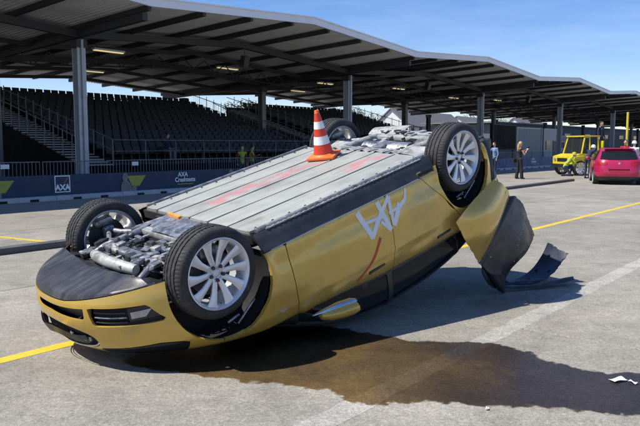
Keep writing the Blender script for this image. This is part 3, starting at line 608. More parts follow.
def Wd(x, z):
    y = f_w(z)
    for cx, cz, r in (WF, WR):
        d = math.hypot(x-cx, z-cz); y += 0.012*math.exp(-((d-r)/0.05)**2)
    # soft shoulder crease along the doors
    y += 0.006*math.exp(-((z-0.80)/0.03)**2) - 0.010*math.exp(-((z-0.42)/0.08)**2)*(1 if -1.1 < x < 1.0 else 0.0)
    y += 0.0035*math.sin(x*7.3+z*5.1)*math.sin(z*9.7-x*2.2) - 0.010*math.exp(-((x-0.52)/0.16)**2-((z-0.84)/0.07)**2) - 0.012*math.exp(-((x+0.75)/0.22)**2-((z-0.90)/0.06)**2) - 0.012*math.exp(-((x-1.02)/0.12)**2-((z-0.80)/0.08)**2)
    return y
def shell(s, t, inset=0.0):
    # s 0..1 nose centre -> rear centre, right hand side (y < 0)
    if s < 0.3: th = (1 - s/0.3)*PI/2; mode = 'f'
    elif s < 0.74: mode = 's'; xx = XF0 + (XR0-XF0)*(s-0.3)/0.44
    else: mode = 'r'; th = (s-0.74)/0.26*PI/2
    if mode == 'f': xa = XF0 + (2.36-XF0)*math.sin(th)**(2/NF)
    elif mode == 's': xa = xx
    else: xa = XR0 + (-2.5-XR0)*math.sin(th)**(2/NR)
    zb_ = f_zb(xa); zt_ = f_zt(xa); z = zb_ + (zt_-zb_)*t
    rnd = max(0.0, (t-0.86)/0.14); rin = 0.05*(1-math.sqrt(max(0, 1-rnd*rnd)))*(1.0 if xa > 0.8 else 0.35)
    if mode == 'f':
        x = XF0 + (f_xn(z)-XF0-inset)*math.sin(th)**(2/NF); y = (Wd(min(x, 1.9), z)-inset-rin)*max(0, math.cos(th))**(2/NF)
    elif mode == 's': x = xa; y = Wd(x, z)-inset-rin
    else:
        x = XR0 + (f_xr(z)-XR0+inset)*math.sin(th)**(2/NR); y = (Wd(max(x, -1.9), z)-inset-rin)*max(0, math.cos(th))**(2/NR)
    return Vector((x, -y, z))
ss = list(np.linspace(0, 0.3, 37)) + list(np.linspace(0.3, 0.74, 105))[1:] + list(np.linspace(0.74, 1, 31))[1:]
NT = 34
def shell_polys(inset=0.0):
    G = [[shell(s, j/NT, inset) for j in range(NT+1)] for s in ss]
    return [[G[i][j], G[i+1][j], G[i+1][j+1], G[i][j+1]] for i in range(len(ss)-1) for j in range(NT)]
def clip(polys, g):
    out = []
    for p in polys:
        gv = [g(q) for q in p]
        if min(gv) >= 0: out.append(p); continue
        if max(gv) <= 0: continue
        r_ = []; n_ = len(p)
        for i in range(n_):
            a, b, ga, gb_ = p[i], p[(i+1) % n_], gv[i], gv[(i+1) % n_]
            if ga >= 0: r_.append(a)
            if (ga >= 0) != (gb_ >= 0): r_.append(a + (b-a)*(ga/(ga-gb_)))
        if len(r_) >= 3: out.append(r_)
    return out
def panel(name, polys, material, parent, lip=0.016, mirror=False, centre=None, smooth=40, fixground=False):
    """a sheet panel whose edges are folded inwards, so that the gaps between panels are real"""
    bm = bmesh.new(); cache = {}
    def vert(q):
        k_ = (round(q.x, 4), round(q.y, 4), round(q.z, 4))
        if k_ not in cache: cache[k_] = bm.verts.new((q.x, -q.y if mirror else q.y, q.z))
        return cache[k_]
    for p in polys:
        vs_ = []
        for q in p:
            v_ = vert(rest(q) if fixground else q)
            if v_ not in vs_: vs_.append(v_)
        if len(vs_) >= 3:
            try: bm.faces.new(vs_)
            except ValueError: pass
    bmesh.ops.recalc_face_normals(bm, faces=bm.faces)
    c = Vector(centre or (0, 0, 0.6))
    sgn = sum((f.normal.dot(Vector((f.calc_center_median().x*0.2 - c.x*0.2, f.calc_center_median().y - c.y, (f.calc_center_median().z - c.z)))))*f.calc_area() for f in bm.faces)
    if sgn < 0: bmesh.ops.reverse_faces(bm, faces=bm.faces)
    bm.normal_update()
    if lip:
        be = [e for e in bm.edges if e.is_boundary and abs(sum(v.co.y for v in e.verts)) > 0.002]
        nrm = {v: v.normal.copy() for e in be for v in e.verts}
        ret = bmesh.ops.extrude_edge_only(bm, edges=be)
        nv = [g for g in ret['geom'] if isinstance(g, bmesh.types.BMVert)]
        kd = {}
        for v, n_ in nrm.items(): kd[(round(v.co.x, 5), round(v.co.y, 5), round(v.co.z, 5))] = n_
        for v in nv:
            n_ = kd.get((round(v.co.x, 5), round(v.co.y, 5), round(v.co.z, 5)))
            if n_ is not None: v.co -= n_*lip
    me = bpy.data.meshes.new(name); bm.to_mesh(me); bm.free(); me.materials.append(material)
    me.polygons.foreach_set('use_smooth', [True]*len(me.polygons)); me.set_sharp_from_angle(angle=R(smooth)); me.update()
    o = bpy.data.objects.new(name, me); col.objects.link(o); o.parent = parent; return o
def arch(p):
    a = math.hypot(p.x-WF[0], p.z-WF[1]) - WF[2] if abs(p.y) > 0.45 else 1
    b = math.hypot(p.x-WR[0], p.z-WR[1]) - WR[2] if abs(p.y) > 0.45 else 1
    return min(a, b)
def side_y(x):
    if x > XF0: return 0.95*max(0.0, 1-((x-XF0)/(2.39-XF0))**NF)**(1/NF)
    if x < XR0: return 0.95*max(0.0, 1-((XR0-x)/(XR0+2.5))**NR)**(1/NR)
    return 0.95
def both(polys): return polys + [[Vector((q.x, -q.y, q.z)) for q in p][::-1] for p in polys]
G_ = 0.0035
SP = shell_polys(); SPI = shell_polys(0.022)
bx_ = lambda z: 1.56
coneh = lambda p: 1 - (abs(p.y)/0.46)**2.8 - (abs(p.z-0.552 - 0.03*(abs(p.y)/0.46)**2)/0.102)**2.6
sloth = lambda p: min(0.43-abs(p.y), p.z-0.318, 0.385-p.z + 0.05*abs(p.y))*10
fogh = lambda p: min(abs(p.y)-0.47-0.25*(p.z-0.36), 0.80-abs(p.y) + 0.5*(p.z-0.40), p.z-0.315-0.10*(abs(p.y)-0.5), 0.45+0.10*(abs(p.y)-0.5)-p.z)*10
lipz = lambda p: 0.272 - 0.085*max(0.0, abs(p.y)-0.25)
gb0 = lambda p: min(p.x-bx_(p.z)-G_, max(0.652+0.25*max(0, 1.98-p.x)-p.z, 0.42-abs(p.y), 1.80-p.x), p.z-lipz(p)-0.003)
BP = [p for p in SP if p[0].x > 1.45]
bump = clip(clip(clip(clip(clip(BP, gb0), arch), lambda p: -coneh(p)), lambda p: -sloth(p)), lambda p: -fogh(p))
panel('front_bumper', both(bump), M['gold'], car, 0.02)
# scuffed black lower lip and apron under the nose
lipp = clip(clip(clip(BP, lambda p: p.x-1.9), lambda p: lipz(p)-0.003-p.z), arch)
Gap = []
xs_ = [s for s in ss if shell(s, 0).x > 1.93]
for i in range(len(xs_)-1):
    for j in range(10):
        def ap(s, k_):
            a = shell(s, 0); k2 = k_
            return Vector((a.x + (1.93 + 0.10*(1-abs(a.y)/0.95) - a.x)*k2, a.y*(1-0.14*k2), a.z - 0.045*min(1, k2*1.15) + 0.004*math.sin(a.y*23+a.x*9)*k2))
        Gap.append([ap(xs_[i], j/10), ap(xs_[i+1], j/10), ap(xs_[i+1], (j+1)/10), ap(xs_[i], (j+1)/10)])
panel('nose_apron', both(lipp + Gap), M['apron'], car, 0.012)
def recess(name, hole, depth, material, parent):
    pp = clip(BP, hole); o = [[Vector((q.x-depth, q.y*0.985, q.z)) for q in p] for p in pp]
    return panel(name, both(o), material, parent, 0.0)
recess('grille_backing', lambda p: coneh(p)+0.05, 0.07, M['inner'], car); recess('intake_backing', lambda p: sloth(p)+0.05, 0.06, M['black'], car); _pp = [[Vector((q.x-0.05, q.y*0.985, q.z)) for q in p] for p in clip(BP, lambda p: fogh(p)+0.05)]
for mir_ in (False, True): panel('fog_backing', _pp, M['inner'], car, 0.0, mir_)
# broken black grille plate and chrome rim hanging in the nose opening
def at_nose(y, z, d=0.0):
    t_ = math.acos(min(1, abs(y)/0.955)**(NF/2)); x = XF0 + (f_xn(z)-XF0)*math.sin(t_)**(2/NF); return Vector((x+d, y, z))
m = MB(); m.grid(lambda a, b: at_nose(0.40-0.78*a, 0.520+0.075*b+0.02*math.sin(a*9), 0.018 + 0.018*math.sin(a*5)), 24, 4); m.grid(lambda a, b: at_nose(0.40-0.78*a, 0.520+0.075*b+0.02*math.sin(a*9), 0.002 + 0.018*math.sin(a*5)), 24, 4); m.build('grille_plate', M['black'], car, True)
m = MB(); m.tube([at_nose(0.46*math.cos(q), 0.552+0.03*abs(math.cos(q))**2+0.10*math.sin(q), 0.0) for q in np.linspace(PI*0.02, PI*0.98, 30)], 0.009, 6); m.build('grille_trim', M['chrome'], car, True)
m = MB(); m.bbox(at_nose(-0.36, 0.57, -0.02), (0.03, 0.07, 0.035), 0.008, (0, 0, -0.4)); m.bbox(at_nose(-0.22, 0.535, -0.01), (0.02, 0.05, 0.02), 0.006, (0, .4, 0.2)); m.build('grille_bracket', M['alu'], car, True)
for sg in (-1, 1):
    for zz in (0.352, 0.388, 0.424):
        m = MB(); m.tube([at_nose(sg*(0.49+0.03*q), zz+0.004*q, -0.022) for q in range(7)], 0.0065, 6); m.build('fog_grille_bar', M['black'] if zz != 0.388 else M['alu'], car, True)
    m = MB(); m.grid(lambda a, b: at_nose(sg*(0.685+0.12*a), 0.345+0.10*b-0.0*a, -0.012), 8, 5); m.build('fog_lamp_panel', M['black'], car, True)
    m = MB(); m.grid(lambda a, b: at_nose(sg*(0.70+0.085*a*(1-0.3*b)), 0.375+0.05*b, -0.004), 8, 5); m.build('fog_lamp', M['lamp'], car, True)
    # headlights
mir = lambda polys: [[Vector((q.x, -q.y, q.z)) for q in p][::-1] for p in polys]
hl = clip(clip(SP, lambda p: min(p.x-1.80, abs(p.y)-0.423)), lambda p: p.z-0.66-0.25*(max(0, 1.98-p.x)))
fen = clip(clip(SP, lambda p: min(p.x-0.863, bx_(p.z)-p.x-G_, p.z-0.245 if p.x > 1.083 else p.z-0.302)), arch)
fd = clip(SP, lambda p: min(p.x+0.32-G_, 0.858-p.x-G_, p.z-0.302))
rdx = lambda z: -0.83 - 0.916*(z-0.30)
rd = clip(clip(SP, lambda p: min(-0.325-p.x-G_+0.005, p.x-rdx(p.z)-G_, p.z-0.302)), lambda p: arch(p)-0.03)
rq = clip(clip(SP, lambda p: min(rdx(p.z)-p.x-G_, max(p.x+1.93, p.z-0.70), p.z-0.25)), arch)
si = clip(clip(SP, lambda p: min(p.x+1.05, 1.075-p.x, 0.297-p.z)), arch)
inn = clip([p for p in SPI], lambda p: min(arch(p)-0.004, max(1.9-p.x, p.z-0.45)))
for mir_ in (False, True):
    c_ = (0, 0, 0.6)
    panel('front_fender', fen, M['gold'], car, 0.03, mir_, c_); d1 = panel('front_door', fd, M['gold'], car, 0.016, mir_, c_); d2 = panel('rear_door', rd, M['gold'], car, 0.016, mir_, c_)
    panel('rear_quarter', rq, M['gold'], car, 0.03, mir_, c_); panel('sill', si, M['sill'], car, 0.02, mir_, c_); panel('headlight', hl, M['glass'], car, 0.01, mir_, c_)
    panel('inner_shell', inn, M['inner'], car, 0.0, mir_, c_)
    sg = 1 if mir_ else -1
    for d_, hx, hz in ((d1, -0.085, 0.905), (d2, -1.075, 0.945)):      # flush door handles
        m = MB(); m.bbox((hx, sg*(Wd(hx, hz)+0.002), hz), (0.20, 0.014, 0.020), 0.006, (0, -0.04, 0)); h_ = m.build('door_handle', M['black'], d_, True)
        m = MB(); m.bbox((hx, sg*(Wd(hx, hz)-0.001), hz), (0.214, 0.008, 0.030), 0.005, (0, -0.04, 0)); m.build('handle_recess', M['black'], d_, True)
    # sill trim edge, side marker, door-bottom chrome strip
    m = MB(); m.tube([(x, sg*(Wd(x, 0.30)+0.001), 0.3 + 0.0) for x in np.linspace(-0.80, 1.0, 20)], 0.0045, 5); m.build('sill_trim', M['chrome'], car, True)
    m = MB(); y_ = Wd(1.02, 0.79)+0.003
    m.prism([(1.075, 0.775), (0.985, 0.785), (0.985, 0.805), (1.03, 0.812)], y_-0.004, y_+0.004, lambda a, b, h_: (a, sg*h_, b)); m.build('side_marker', M['chrome'], car)
    # wheel well liners
    for cx, cz, r_ in (WF, WR):
        m = MB()
        m.grid(lambda a, b: Vector((cx + (r_+0.012)*math.cos(-0.25+a*(PI+0.5)), sg*(0.60+(side_y(cx + (r_+0.012)*math.cos(-0.25+a*(PI+0.5)))-0.03-0.60)*b), cz + (r_+0.012)*math.sin(-0.25+a*(PI+0.5)))), 36, 4)
        m.grid(lambda a, b: Vector((cx + (r_+0.010)*b*math.cos(0.35+a*(PI-0.7)), sg*0.602, cz + (r_+0.010)*b*math.sin(0.35+a*(PI-0.7)))), 24, 3); m.build('wheel_liner', M['inner'], car, True)
        m = MB(); m.tube([(cx-0.15, sg*0.80, cz+0.34), (cx-0.05, sg*0.78, cz+0.37)], 0.012, 6); m.tube([(cx-0.28, sg*0.86, cz+0.25), (cx-0.10, sg*0.84, cz+0.385)], 0.010, 6); m.build('liner_bracket', M['alu'], car, True)
# bonnet
hs = [s for s in ss if 0.88 < shell(s, 1).x]
H1 = [shell(s, 1) for s in hs]
hp = []
def hoodpt(i, w_):
    a = H1[i]; y = a.y*(1-2*w_); cr_ = 0.055*(1-(1-2*w_)**2)*min(1, abs(a.y)/0.6); return Vector((a.x, y, a.z + cr_))
for i in range(len(H1)-1):
    for j in range(14): hp.append([hoodpt(i, j/14), hoodpt(i+1, j/14), hoodpt(i+1, (j+1)/14), hoodpt(i, (j+1)/14)])
panel('bonnet', hp, M['gold'], car, 0.012, False, (1.5, 0, 0.4), fixground=True)
# greenhouse: roof, glass, pillars
g_zc = hermite([1.15, .95, .7, .45, .2, -.1, -.45, -.8, -1.2, -1.7, -2.2, -2.48], [.965, 1.04, 1.17, 1.295, 1.385, 1.445, 1.472, 1.470, 1.43, 1.315, 1.155, 1.075])
g_yb = hermite([1.15, .6, 0, -1.2, -1.9, -2.3, -2.48], [.80, .885, .905, .885, .82, .74, .66])
_ght = {}
def ghtab(x):
    k_ = round(x, 4)
    if k_ not in _ght:
        zb_ = f_zt(max(x, -2.54)) - 0.012; zc = max(g_zc(x), zb_+0.02); yb = g_yb(x); e = 2/4.6
        th = np.linspace(0, PI/2, 160); yy = yb*np.maximum(0, np.cos(th))**e; zz = zb_ + (zc-zb_)*np.sin(th)**e
        L_ = np.concatenate([[0], np.cumsum(np.hypot(np.diff(yy), np.diff(zz)))]); L_ /= L_[-1]
        _ght[k_] = (L_, yy, zz, float(np.interp(PI/4, th, L_)))
    return _ght[k_]
def gh(x, q):
    L_, yy, zz, c_ = ghtab(x); return rest(Vector((x, -float(np.interp(q, L_, yy)), float(np.interp(q, L_, zz)))))
def qc(x): return ghtab(x)[3]
NX, NQ = 90, 40
gx = [1.12 - 3.58*i/NX for i in range(NX+1)]
def qof(a): return a
cells = []
for i in range(NX):
    for j in range(NQ): cells.append((gx[i], gx[i+1], j/NQ, (j+1)/NQ))
def ghclip(g):
    polys = []
    for (xa, xb, qa, qb) in cells:
        p = [Vector((xa, qa, 0)), Vector((xb, qa, 0)), Vector((xb, qb, 0)), Vector((xa, qb, 0))]
        for r_ in clip([p], g): polys.append([gh(v.x, v.y) for v in r_])
    return polys
qtop = lambda x: qc(x) - 0.045
side = lambda p: min(p.y-0.028, qtop(p.x)-p.y)
wind = [lambda p: min(side(p), 0.80-p.x, p.x+0.235)*1.0, lambda p: min(side(p), -0.305-p.x, p.x+1.28+0.35*(p.y))*1.0, lambda p: min(side(p), -1.325-0.35*p.y-p.x, p.x+1.72+0.45*(0.0)+0.9*p.y*0)]
for w_ in wind:
    for mir_ in (False, True): panel('side_window', [[Vector((q.x, q.y*0.992, q.z)) for q in p] for p in ghclip(w_)], M['carglass'], car, 0.006, mir_, (0, 0, 0.9))
scr = lambda p: min(p.y-qc(p.x)-0.08, 0.98-p.x, p.x-0.12); bkl = lambda p: min(p.y-qc(p.x)-0.08, -1.22-p.x, p.x+2.36); rfg = lambda p: min(p.y-qc(p.x)-0.09, 0.10-p.x, p.x+1.18)
panel('windscreen', both(ghclip(scr)), M['glass'], car, 0.006, False, (0.5, 0, 0.5)); panel('rear_window', both(ghclip(bkl)), M['glass'], car, 0.006, False, (-1.7, 0, 0.5)); panel('roof_glass', both(ghclip(rfg)), M['glass'], car, 0.006, False, (-0.5, 0, 0.5))
frame = ghclip(lambda p: -max([w_(p) for w_ in wind] + [scr(p), bkl(p), rfg(p)]) - 0.004)
panel('roof_frame', both(frame), M['black'], car, 0.02, False, (-0.5, 0, 0.5))
lin = [[Vector((q.x, q.y*0.955, q.z-0.030 if q.z > 1.1 else q.z)) for q in p] for p in ghclip(lambda p: min(p.y-qc(p.x)+0.02, -0.05-p.x+0.2, p.x+1.5))]
panel('headliner', both(lin), M['liner'], car, 0.0, False, (-0.5, 0, 0.5))
for (sx, sy, ww) in ((0.10, -0.40, 0.50), (0.10, 0.40, 0.50), (-0.85, 0.0, 1.35)):
    m = MB(); m.bbox((sx, sy, 0.62), (0.50, ww, 0.16), 0.05); m.bbox((sx-0.30, sy, 0.90), (0.13, ww*0.96, 0.58), 0.05, (0, R(-18), 0))
    for hy in ((sy,) if ww < 1 else (-0.38, 0.38)): m.bbox((sx-0.40, hy, 1.24), (0.09, 0.26, 0.17), 0.04, (0, R(-14), 0))
    m.build('seat', M['leather'], car, True)
m = MB(); m.bbox((0.82, 0, 0.82), (0.30, 1.45, 0.22), 0.06); m.build('dashboard', M['black'], car, True)
m = MB(); m.lathe([(0.175, -0.012), (0.188, 0.0), (0.175, 0.012), (0.165, 0.0)], 28, Matrix.Translation((0.56, 0.40, 0.90)) @ Matrix.Rotation(R(68), 4, 'Y'), close=True); m.build('steering_wheel', M['black'], car, True)
# tail: gold tailgate face, tail lights, bare bumper beam
tg = clip(SP, lambda p: min(-1.9-p.x, p.z-0.70, 0.60-abs(p.y)))
for mir_ in (False, True):
    sg = 1 if mir_ else -1
    tl = clip(SP, lambda p: min(-2.12-p.x, p.z-0.78, 0.90-p.z, abs(p.y)-0.42)); panel('tail_light', [[Vector((q.x-0.006, q.y*1.008, q.z)) for q in p] for p in tl], M['tail'], car, 0.02, mir_, (-1.5, 0, 0.6))
m = MB(); m.tube([(-2.26, -0.62, 0.46), (-2.36, -0.3, 0.46), (-2.38, 0, 0.46), (-2.36, 0.3, 0.46), (-2.26, 0.62, 0.46)], 0.055, 8, flat=1.2); m.build('bumper_beam', M['alu'], car, True)
for sg in (-1, 1):
    m = MB(); m.bbox((-2.12, sg*0.5, 0.46), (0.34, 0.10, 0.11), 0.012); m.build('crash_box', M['alu'], car, True)
    m = MB(); m.bbox((-2.10, sg*0.74, 0.50), (0.30, 0.05, 0.24), 0.02); m.bbox((-2.18, sg*0.70, 0.36), (0.16, 0.14, 0.10), 0.02); m.build('bumper_bracket', M['dark_metal'], car, True)
# mirrors
for sg in (-1, 1):
    m = MB(); Mx = Euler((R(sg*6), R(4), R(sg*10))).to_matrix()
    m.tube([(0.70, sg*0.99, 0.985), (0.685, sg*1.0, 0.99), (0.62, sg*1.03, 1.0), (0.52, sg*1.06, 1.01), (0.42, sg*1.085, 1.015), (0.385, sg*1.09, 1.015), (0.375, sg*1.09, 1.012)], [0.020, 0.050, 0.072, 0.082, 0.082, 0.076, 0.05], 20, flat=0.80); hm = m.build('mirror_housing', M['gold'], car, True)
    m = MB(); m.tube([(0.66, sg*0.90, 0.955), (0.63, sg*0.97, 0.965), (0.60, sg*1.02, 0.985)], [0.045, 0.034, 0.034], 8, flat=0.6); m.build('mirror_arm', M['black'], hm, True)
    m = MB(); m.tube([(0.76, sg*0.985, 0.966), (0.68, sg*1.02, 0.955), (0.55, sg*1.065, 0.947), (0.43, sg*1.10, 0.952), (0.385, sg*1.11, 0.962)], [0.006, 0.030, 0.046, 0.046, 0.03], 16, flat=0.45); m.build('mirror_trim', M['chrome'], hm, True)
    m = MB(); m.ell((0.372, sg*1.09, 1.013), (0.008, 0.064, 0.052), 18, 10); m.build('mirror_glass', M['glass'], hm, True)

# vinyl monogram and red stripe on the doors
def door_stroke(name, pts, wdt, material, parent, sg=-1):
    m = MB(); P_ = []
    for (a, b) in zip(pts[:-1], pts[1:]):
        for k_ in range(6): P_.append(Vector(a)*(1-k_/6) + Vector(b)*(k_/6))
    P_.append(Vector(pts[-1])); vs_ = []
    for i, p in enumerate(P_):
        d = (P_[min(i+1, len(P_)-1)] - P_[max(0, i-1)]).normalized(); n_ = Vector((-d.y, d.x))
        w0 = wdt if not isinstance(wdt, tuple) else wdt[0] + (wdt[1]-wdt[0])*i/(len(P_)-1)
        for k_ in (-1, 0, 1): q = p + n_*k_*w0/2; vs_.append((q.x, sg*(Wd(q.x, q.y)+0.0025), q.y))
    m.add(vs_, [f for i in range(len(P_)-1) for f in ((3*i, 3*i+3, 3*i+4, 3*i+1), (3*i+1, 3*i+4, 3*i+5, 3*i+2))]); return m.build(name, material, parent)
for pts, wd_ in (([(.052, .330), (-.063, .600)], .052), ([(-.050, .600), (-.150, .50), (-.362, .318)], (.05, .04)), ([(-.205, .320), (-.300, .615)], .046), ([(-.360, .320), (-.345, .58)], .034), ([(.0, .452), (-.24, .468)], .026),
                 ([(-.32, .462), (-.465, .452)], .026), ([(-.350, .590), (-.455, .452), (-.475, .42)], .05), ([(-.43, .47), (-.56, .41), (-.592, .318)], (.045, .022)), ([(-.285, .60), (-.20, .50)], .03)):
    door_stroke('monogram_stroke', pts, tuple(1.08*q for q in wd_) if isinstance(wd_, tuple) else 1.08*wd_, M['white_decal'], car)
door_stroke('red_stripe', [(-.150, .63), (-.075, .75), (.02, .845), (.17, .925)], (.030, .022), M['red_decal'], car)

# ---- wheels
def tyre_mb(nA=216):
    prof = []   # (radius, y) across from the outer bead to the inner bead
    Rr = 0.358; hw = 0.122
    prof = [(0.268, -hw+0.012), (0.278, -hw+0.002), (0.295, -hw-0.006), (0.318, -hw-0.004), (0.338, -hw+0.008), (0.349, -hw+0.022)]
    tread = [(-hw+0.030, 0), (-0.066, 0), (-0.064, 1), (-0.054, 1), (-0.052, 0), (-0.021, 0), (-0.019, 1), (-0.009, 1), (-0.007, 0), (0.026, 0), (0.028, 1), (0.038, 1), (0.040, 0), (0.066, 0), (0.068, 1), (0.076, 1), (0.078, 0), (hw-0.030, 0)]
    prof += [(Rr - 0.010*(abs(y)/hw)**2.5 - (0.008 if g else 0), y) for y, g in tread]
    prof += [(0.349, hw-0.022), (0.338, hw-0.008), (0.318, hw+0.004), (0.295, hw+0.006), (0.278, hw-0.002), (0.268, hw-0.012)]
    m = MB(); vs_ = []; n0 = 6; n1 = n0 + len(tread)
    for i, (r_, y) in enumerate(prof):
        for j in range(nA):
            q = 2*PI*(j + 1.6*math.sin(y*9))/nA; rr = r_
            if (n0-1 <= i <= n0+1 or n1-2 <= i <= n1) and j % 3 == 0: rr -= 0.0045
            elif n0+1 < i < n1-2 and (j+i) % 6 == 0: rr -= 0.003
            vs_.append((rr*math.cos(q), y, rr*math.sin(q)))
    k_ = len(prof); m.add(vs_, [(i*nA+j, i*nA+(j+1) % nA, (i+1)*nA+(j+1) % nA, (i+1)*nA+j) for i in range(k_-1) for j in range(nA)]); return m
tyre_me = tyre_mb().mesh('tyre', M['tyre'], 28)
# circumferential letters and ribs moulded on the side wall
rim_m = MB(); AX = Matrix.Rotation(R(90), 4, 'X')   # lathe axis z -> -y (outer face)
rim_m.lathe([(0.274, 0.112), (0.277, 0.121), (0.270, 0.124), (0.264, 0.116), (0.250, 0.095), (0.240, 0.05), (0.236, -0.02), (0.244, -0.10), (0.262, -0.118), (0.268, -0.112), (0.268, -0.10), (0.25, -0.08), (0.25, 0.09), (0.268, 0.112)], 64, AX)
for k_ in range(10):
    a = 2*PI*k_/10; Rk = Matrix.Rotation(a, 3, 'Y')
    st = [(0.050, 0.020, 0.078, 0.030), (0.090, 0.0215, 0.083, 0.028), (0.16, 0.0255, 0.092, 0.026), (0.225, 0.036, 0.104, 0.024), (0.256, 0.046, 0.107, 0.024)]
    vs_ = []
    for (r_, hw_, y_, th_) in st:
        tw = 0.010*math.sin((r_-0.05)/0.2*PI)
        for (dx, dy) in ((-hw_, 0.006), (-hw_*0.55, 0.0), (hw_*0.55, 0.0), (hw_, 0.006), (hw_*0.8, th_), (-hw_*0.8, th_)): vs_.append(Rk @ Vector((r_, -(y_-dy), dx+tw)))
    fs_ = [(i*6+j, i*6+(j+1) % 6, (i+1)*6+(j+1) % 6, (i+1)*6+j) for i in range(len(st)-1) for j in range(6)]
    rim_m.add(vs_, fs_)
rim_m.lathe([(0.0, 0.070), (0.034, 0.070), (0.040, 0.066), (0.062, 0.072), (0.072, 0.080), (0.078, 0.070), (0.075, 0.03), (0.0, 0.03)], 40, AX)
rim_me = rim_m.mesh('wheel', M['rim'], 32)
disc_m = MB(); disc_m.lathe([(0.0, 0.03), (0.08, 0.03), (0.085, 0.0), (0.178, 0.0), (0.18, -0.004), (0.18, -0.024), (0.178, -0.028), (0.0, -0.028)], 48, AX); disc_me = disc_m.mesh('brake_disc', M['dark_metal'], 30)
cal_m = MB(); cal_m.bbox((0.15, 0.02, 0.06), (0.07, 0.11, 0.17), 0.02, (0, -0.38, 0)); cal_me = cal_m.mesh('brake_caliper', M['alu'], True)
cap_m = MB(); cap_m.lathe([(0.0, 0.079), (0.024, 0.078), (0.030, 0.074), (0.031, 0.066)], 24, AX); cap_me = cap_m.mesh('centre_cap', M['rim'], 30)
nut_m = MB(); nut_m.lathe([(0.0, 0.086), (0.012, 0.086), (0.0145, 0.082), (0.015, 0.045)], 6, AX); nut_me = nut_m.mesh('lug_nut', M['dark_metal'])
valve_m = MB(); valve_m.tube([(0, -0.09, 0.238), (0, -0.115, 0.226)], 0.004, 6); valve_me = valve_m.mesh('valve', M['black'])
WHEELS = []
for (wx, wy, wz, spin) in ((1.49, -0.833, 0.29, 0.16), (-1.48, -0.835, 0.29, 0.34), (1.49, 0.833, 0.29, 0.5), (-1.48, 0.835, 0.29, 1.1)):
    w_ = inst('wheel', rim_me, car, (wx, wy, wz), (0, spin, 0 if wy < 0 else PI)); w_.scale = (0.96, 0.97, 0.96); WHEELS.append(w_)
    inst('tyre', tyre_me, w_); inst('brake_disc', disc_me, w_); inst('brake_caliper', cal_me, w_, None, (0, 2.0-spin, 0)); inst('centre_cap', cap_me, w_); inst('valve', valve_me, w_)
    for k_ in range(5):
        a = 2*PI*k_/5+0.3; inst('lug_nut', nut_me, w_, (0.0565*math.cos(a), -0.012, 0.0565*math.sin(a)))

# ---- underside
def pan_mat(name, spray=None):
    m = mat(name, (0.37, 0.38, 0.34), 0.5, 0.08, 0.08, 3.0, bump=0.04, bscale=30, color2=(0.22, 0.215, 0.19), c2pos=(0.50, 0.85), rvar=0.12)
    n = m.node_tree.nodes; l = m.node_tree.links; b = n['Principled BSDF']
    tc = n.new('ShaderNodeTexCoord')
    # dust streaks along the car
    mp = n.new('ShaderNodeMapping'); mp.inputs['Scale'].default_value = (0.7, 14, 1); l.new(tc.outputs['Object'], mp.inputs['Vector'])
    st = n.new('ShaderNodeTexNoise'); st.inputs['Scale'].default_value = 3; st.inputs['Detail'].default_value = 6; l.new(mp.outputs['Vector'], st.inputs['Vector'])
    rs = n.new('ShaderNodeMapRange'); rs.inputs['From Min'].default_value = 0.35; rs.inputs['From Max'].default_value = 0.75; rs.inputs['To Min'].default_value = 1.05; rs.inputs['To Max'].default_value = 0.78; l.new(st.outputs['Fac'], rs.inputs['Value'])
    src = b.inputs['Base Color'].links[0].from_socket
    mx = n.new('ShaderNodeMix'); mx.data_type = 'RGBA'; mx.blend_type = 'MULTIPLY'; mx.inputs[0].default_value = 1; l.new(src, mx.inputs[6]); l.new(rs.outputs['Result'], mx.inputs[7]); out = mx.outputs[2]
    if spray:
        x0, x1, y0, y1 = spray
        sx = n.new('ShaderNodeSeparateXYZ'); l.new(tc.outputs['Object'], sx.inputs[0])
        def win(sock, a, b_, s_):
            p = n.new('ShaderNodeMapRange'); p.inputs['From Min'].default_value = a-s_; p.inputs['From Max'].default_value = a+s_; l.new(sock, p.inputs['Value'])
            q = n.new('ShaderNodeMapRange'); q.inputs['From Min'].default_value = b_-s_; q.inputs['From Max'].default_value = b_+s_; q.inputs['To Min'].default_value = 1; q.inputs['To Max'].default_value = 0; l.new(sock, q.inputs['Value'])
            k_ = n.new('ShaderNodeMath'); k_.operation = 'MULTIPLY'; l.new(p.outputs[0], k_.inputs[0]); l.new(q.outputs[0], k_.inputs[1]); return k_.outputs[0]
        no = n.new('ShaderNodeTexNoise'); no.inputs['Scale'].default_value = 5.5; no.inputs['Detail'].default_value = 4
        mq = n.new('ShaderNodeMapping'); mq.inputs['Scale'].default_value = (1.0, 2.6, 1); l.new(tc.outputs['Object'], mq.inputs['Vector']); l.new(mq.outputs['Vector'], no.inputs['Vector'])
        rr = n.new('ShaderNodeMapRange'); rr.inputs['From Min'].default_value = 0.44; rr.inputs['From Max'].default_value = 0.58; rr.inputs['To Max'].default_value = 0.6; l.new(no.outputs['Fac'], rr.inputs['Value'])
        a = n.new('ShaderNodeMath'); a.operation = 'MULTIPLY'; l.new(win(sx.outputs['X'], x0, x1, 0.04), a.inputs[0]); l.new(win(sx.outputs['Y'], y0, y1, 0.03), a.inputs[1])
        c = n.new('ShaderNodeMath'); c.operation = 'MULTIPLY'; l.new(a.outputs[0], c.inputs[0]); l.new(rr.outputs[0], c.inputs[1])
        my = n.new('ShaderNodeMix'); my.data_type = 'RGBA'; my.inputs[7].default_value = (0.60, 0.14, 0.15, 1); l.new(c.outputs[0], my.inputs[0]); l.new(out, my.inputs[6]); out = my.outputs[2]
    l.new(out, b.inputs['Base Color']); return m
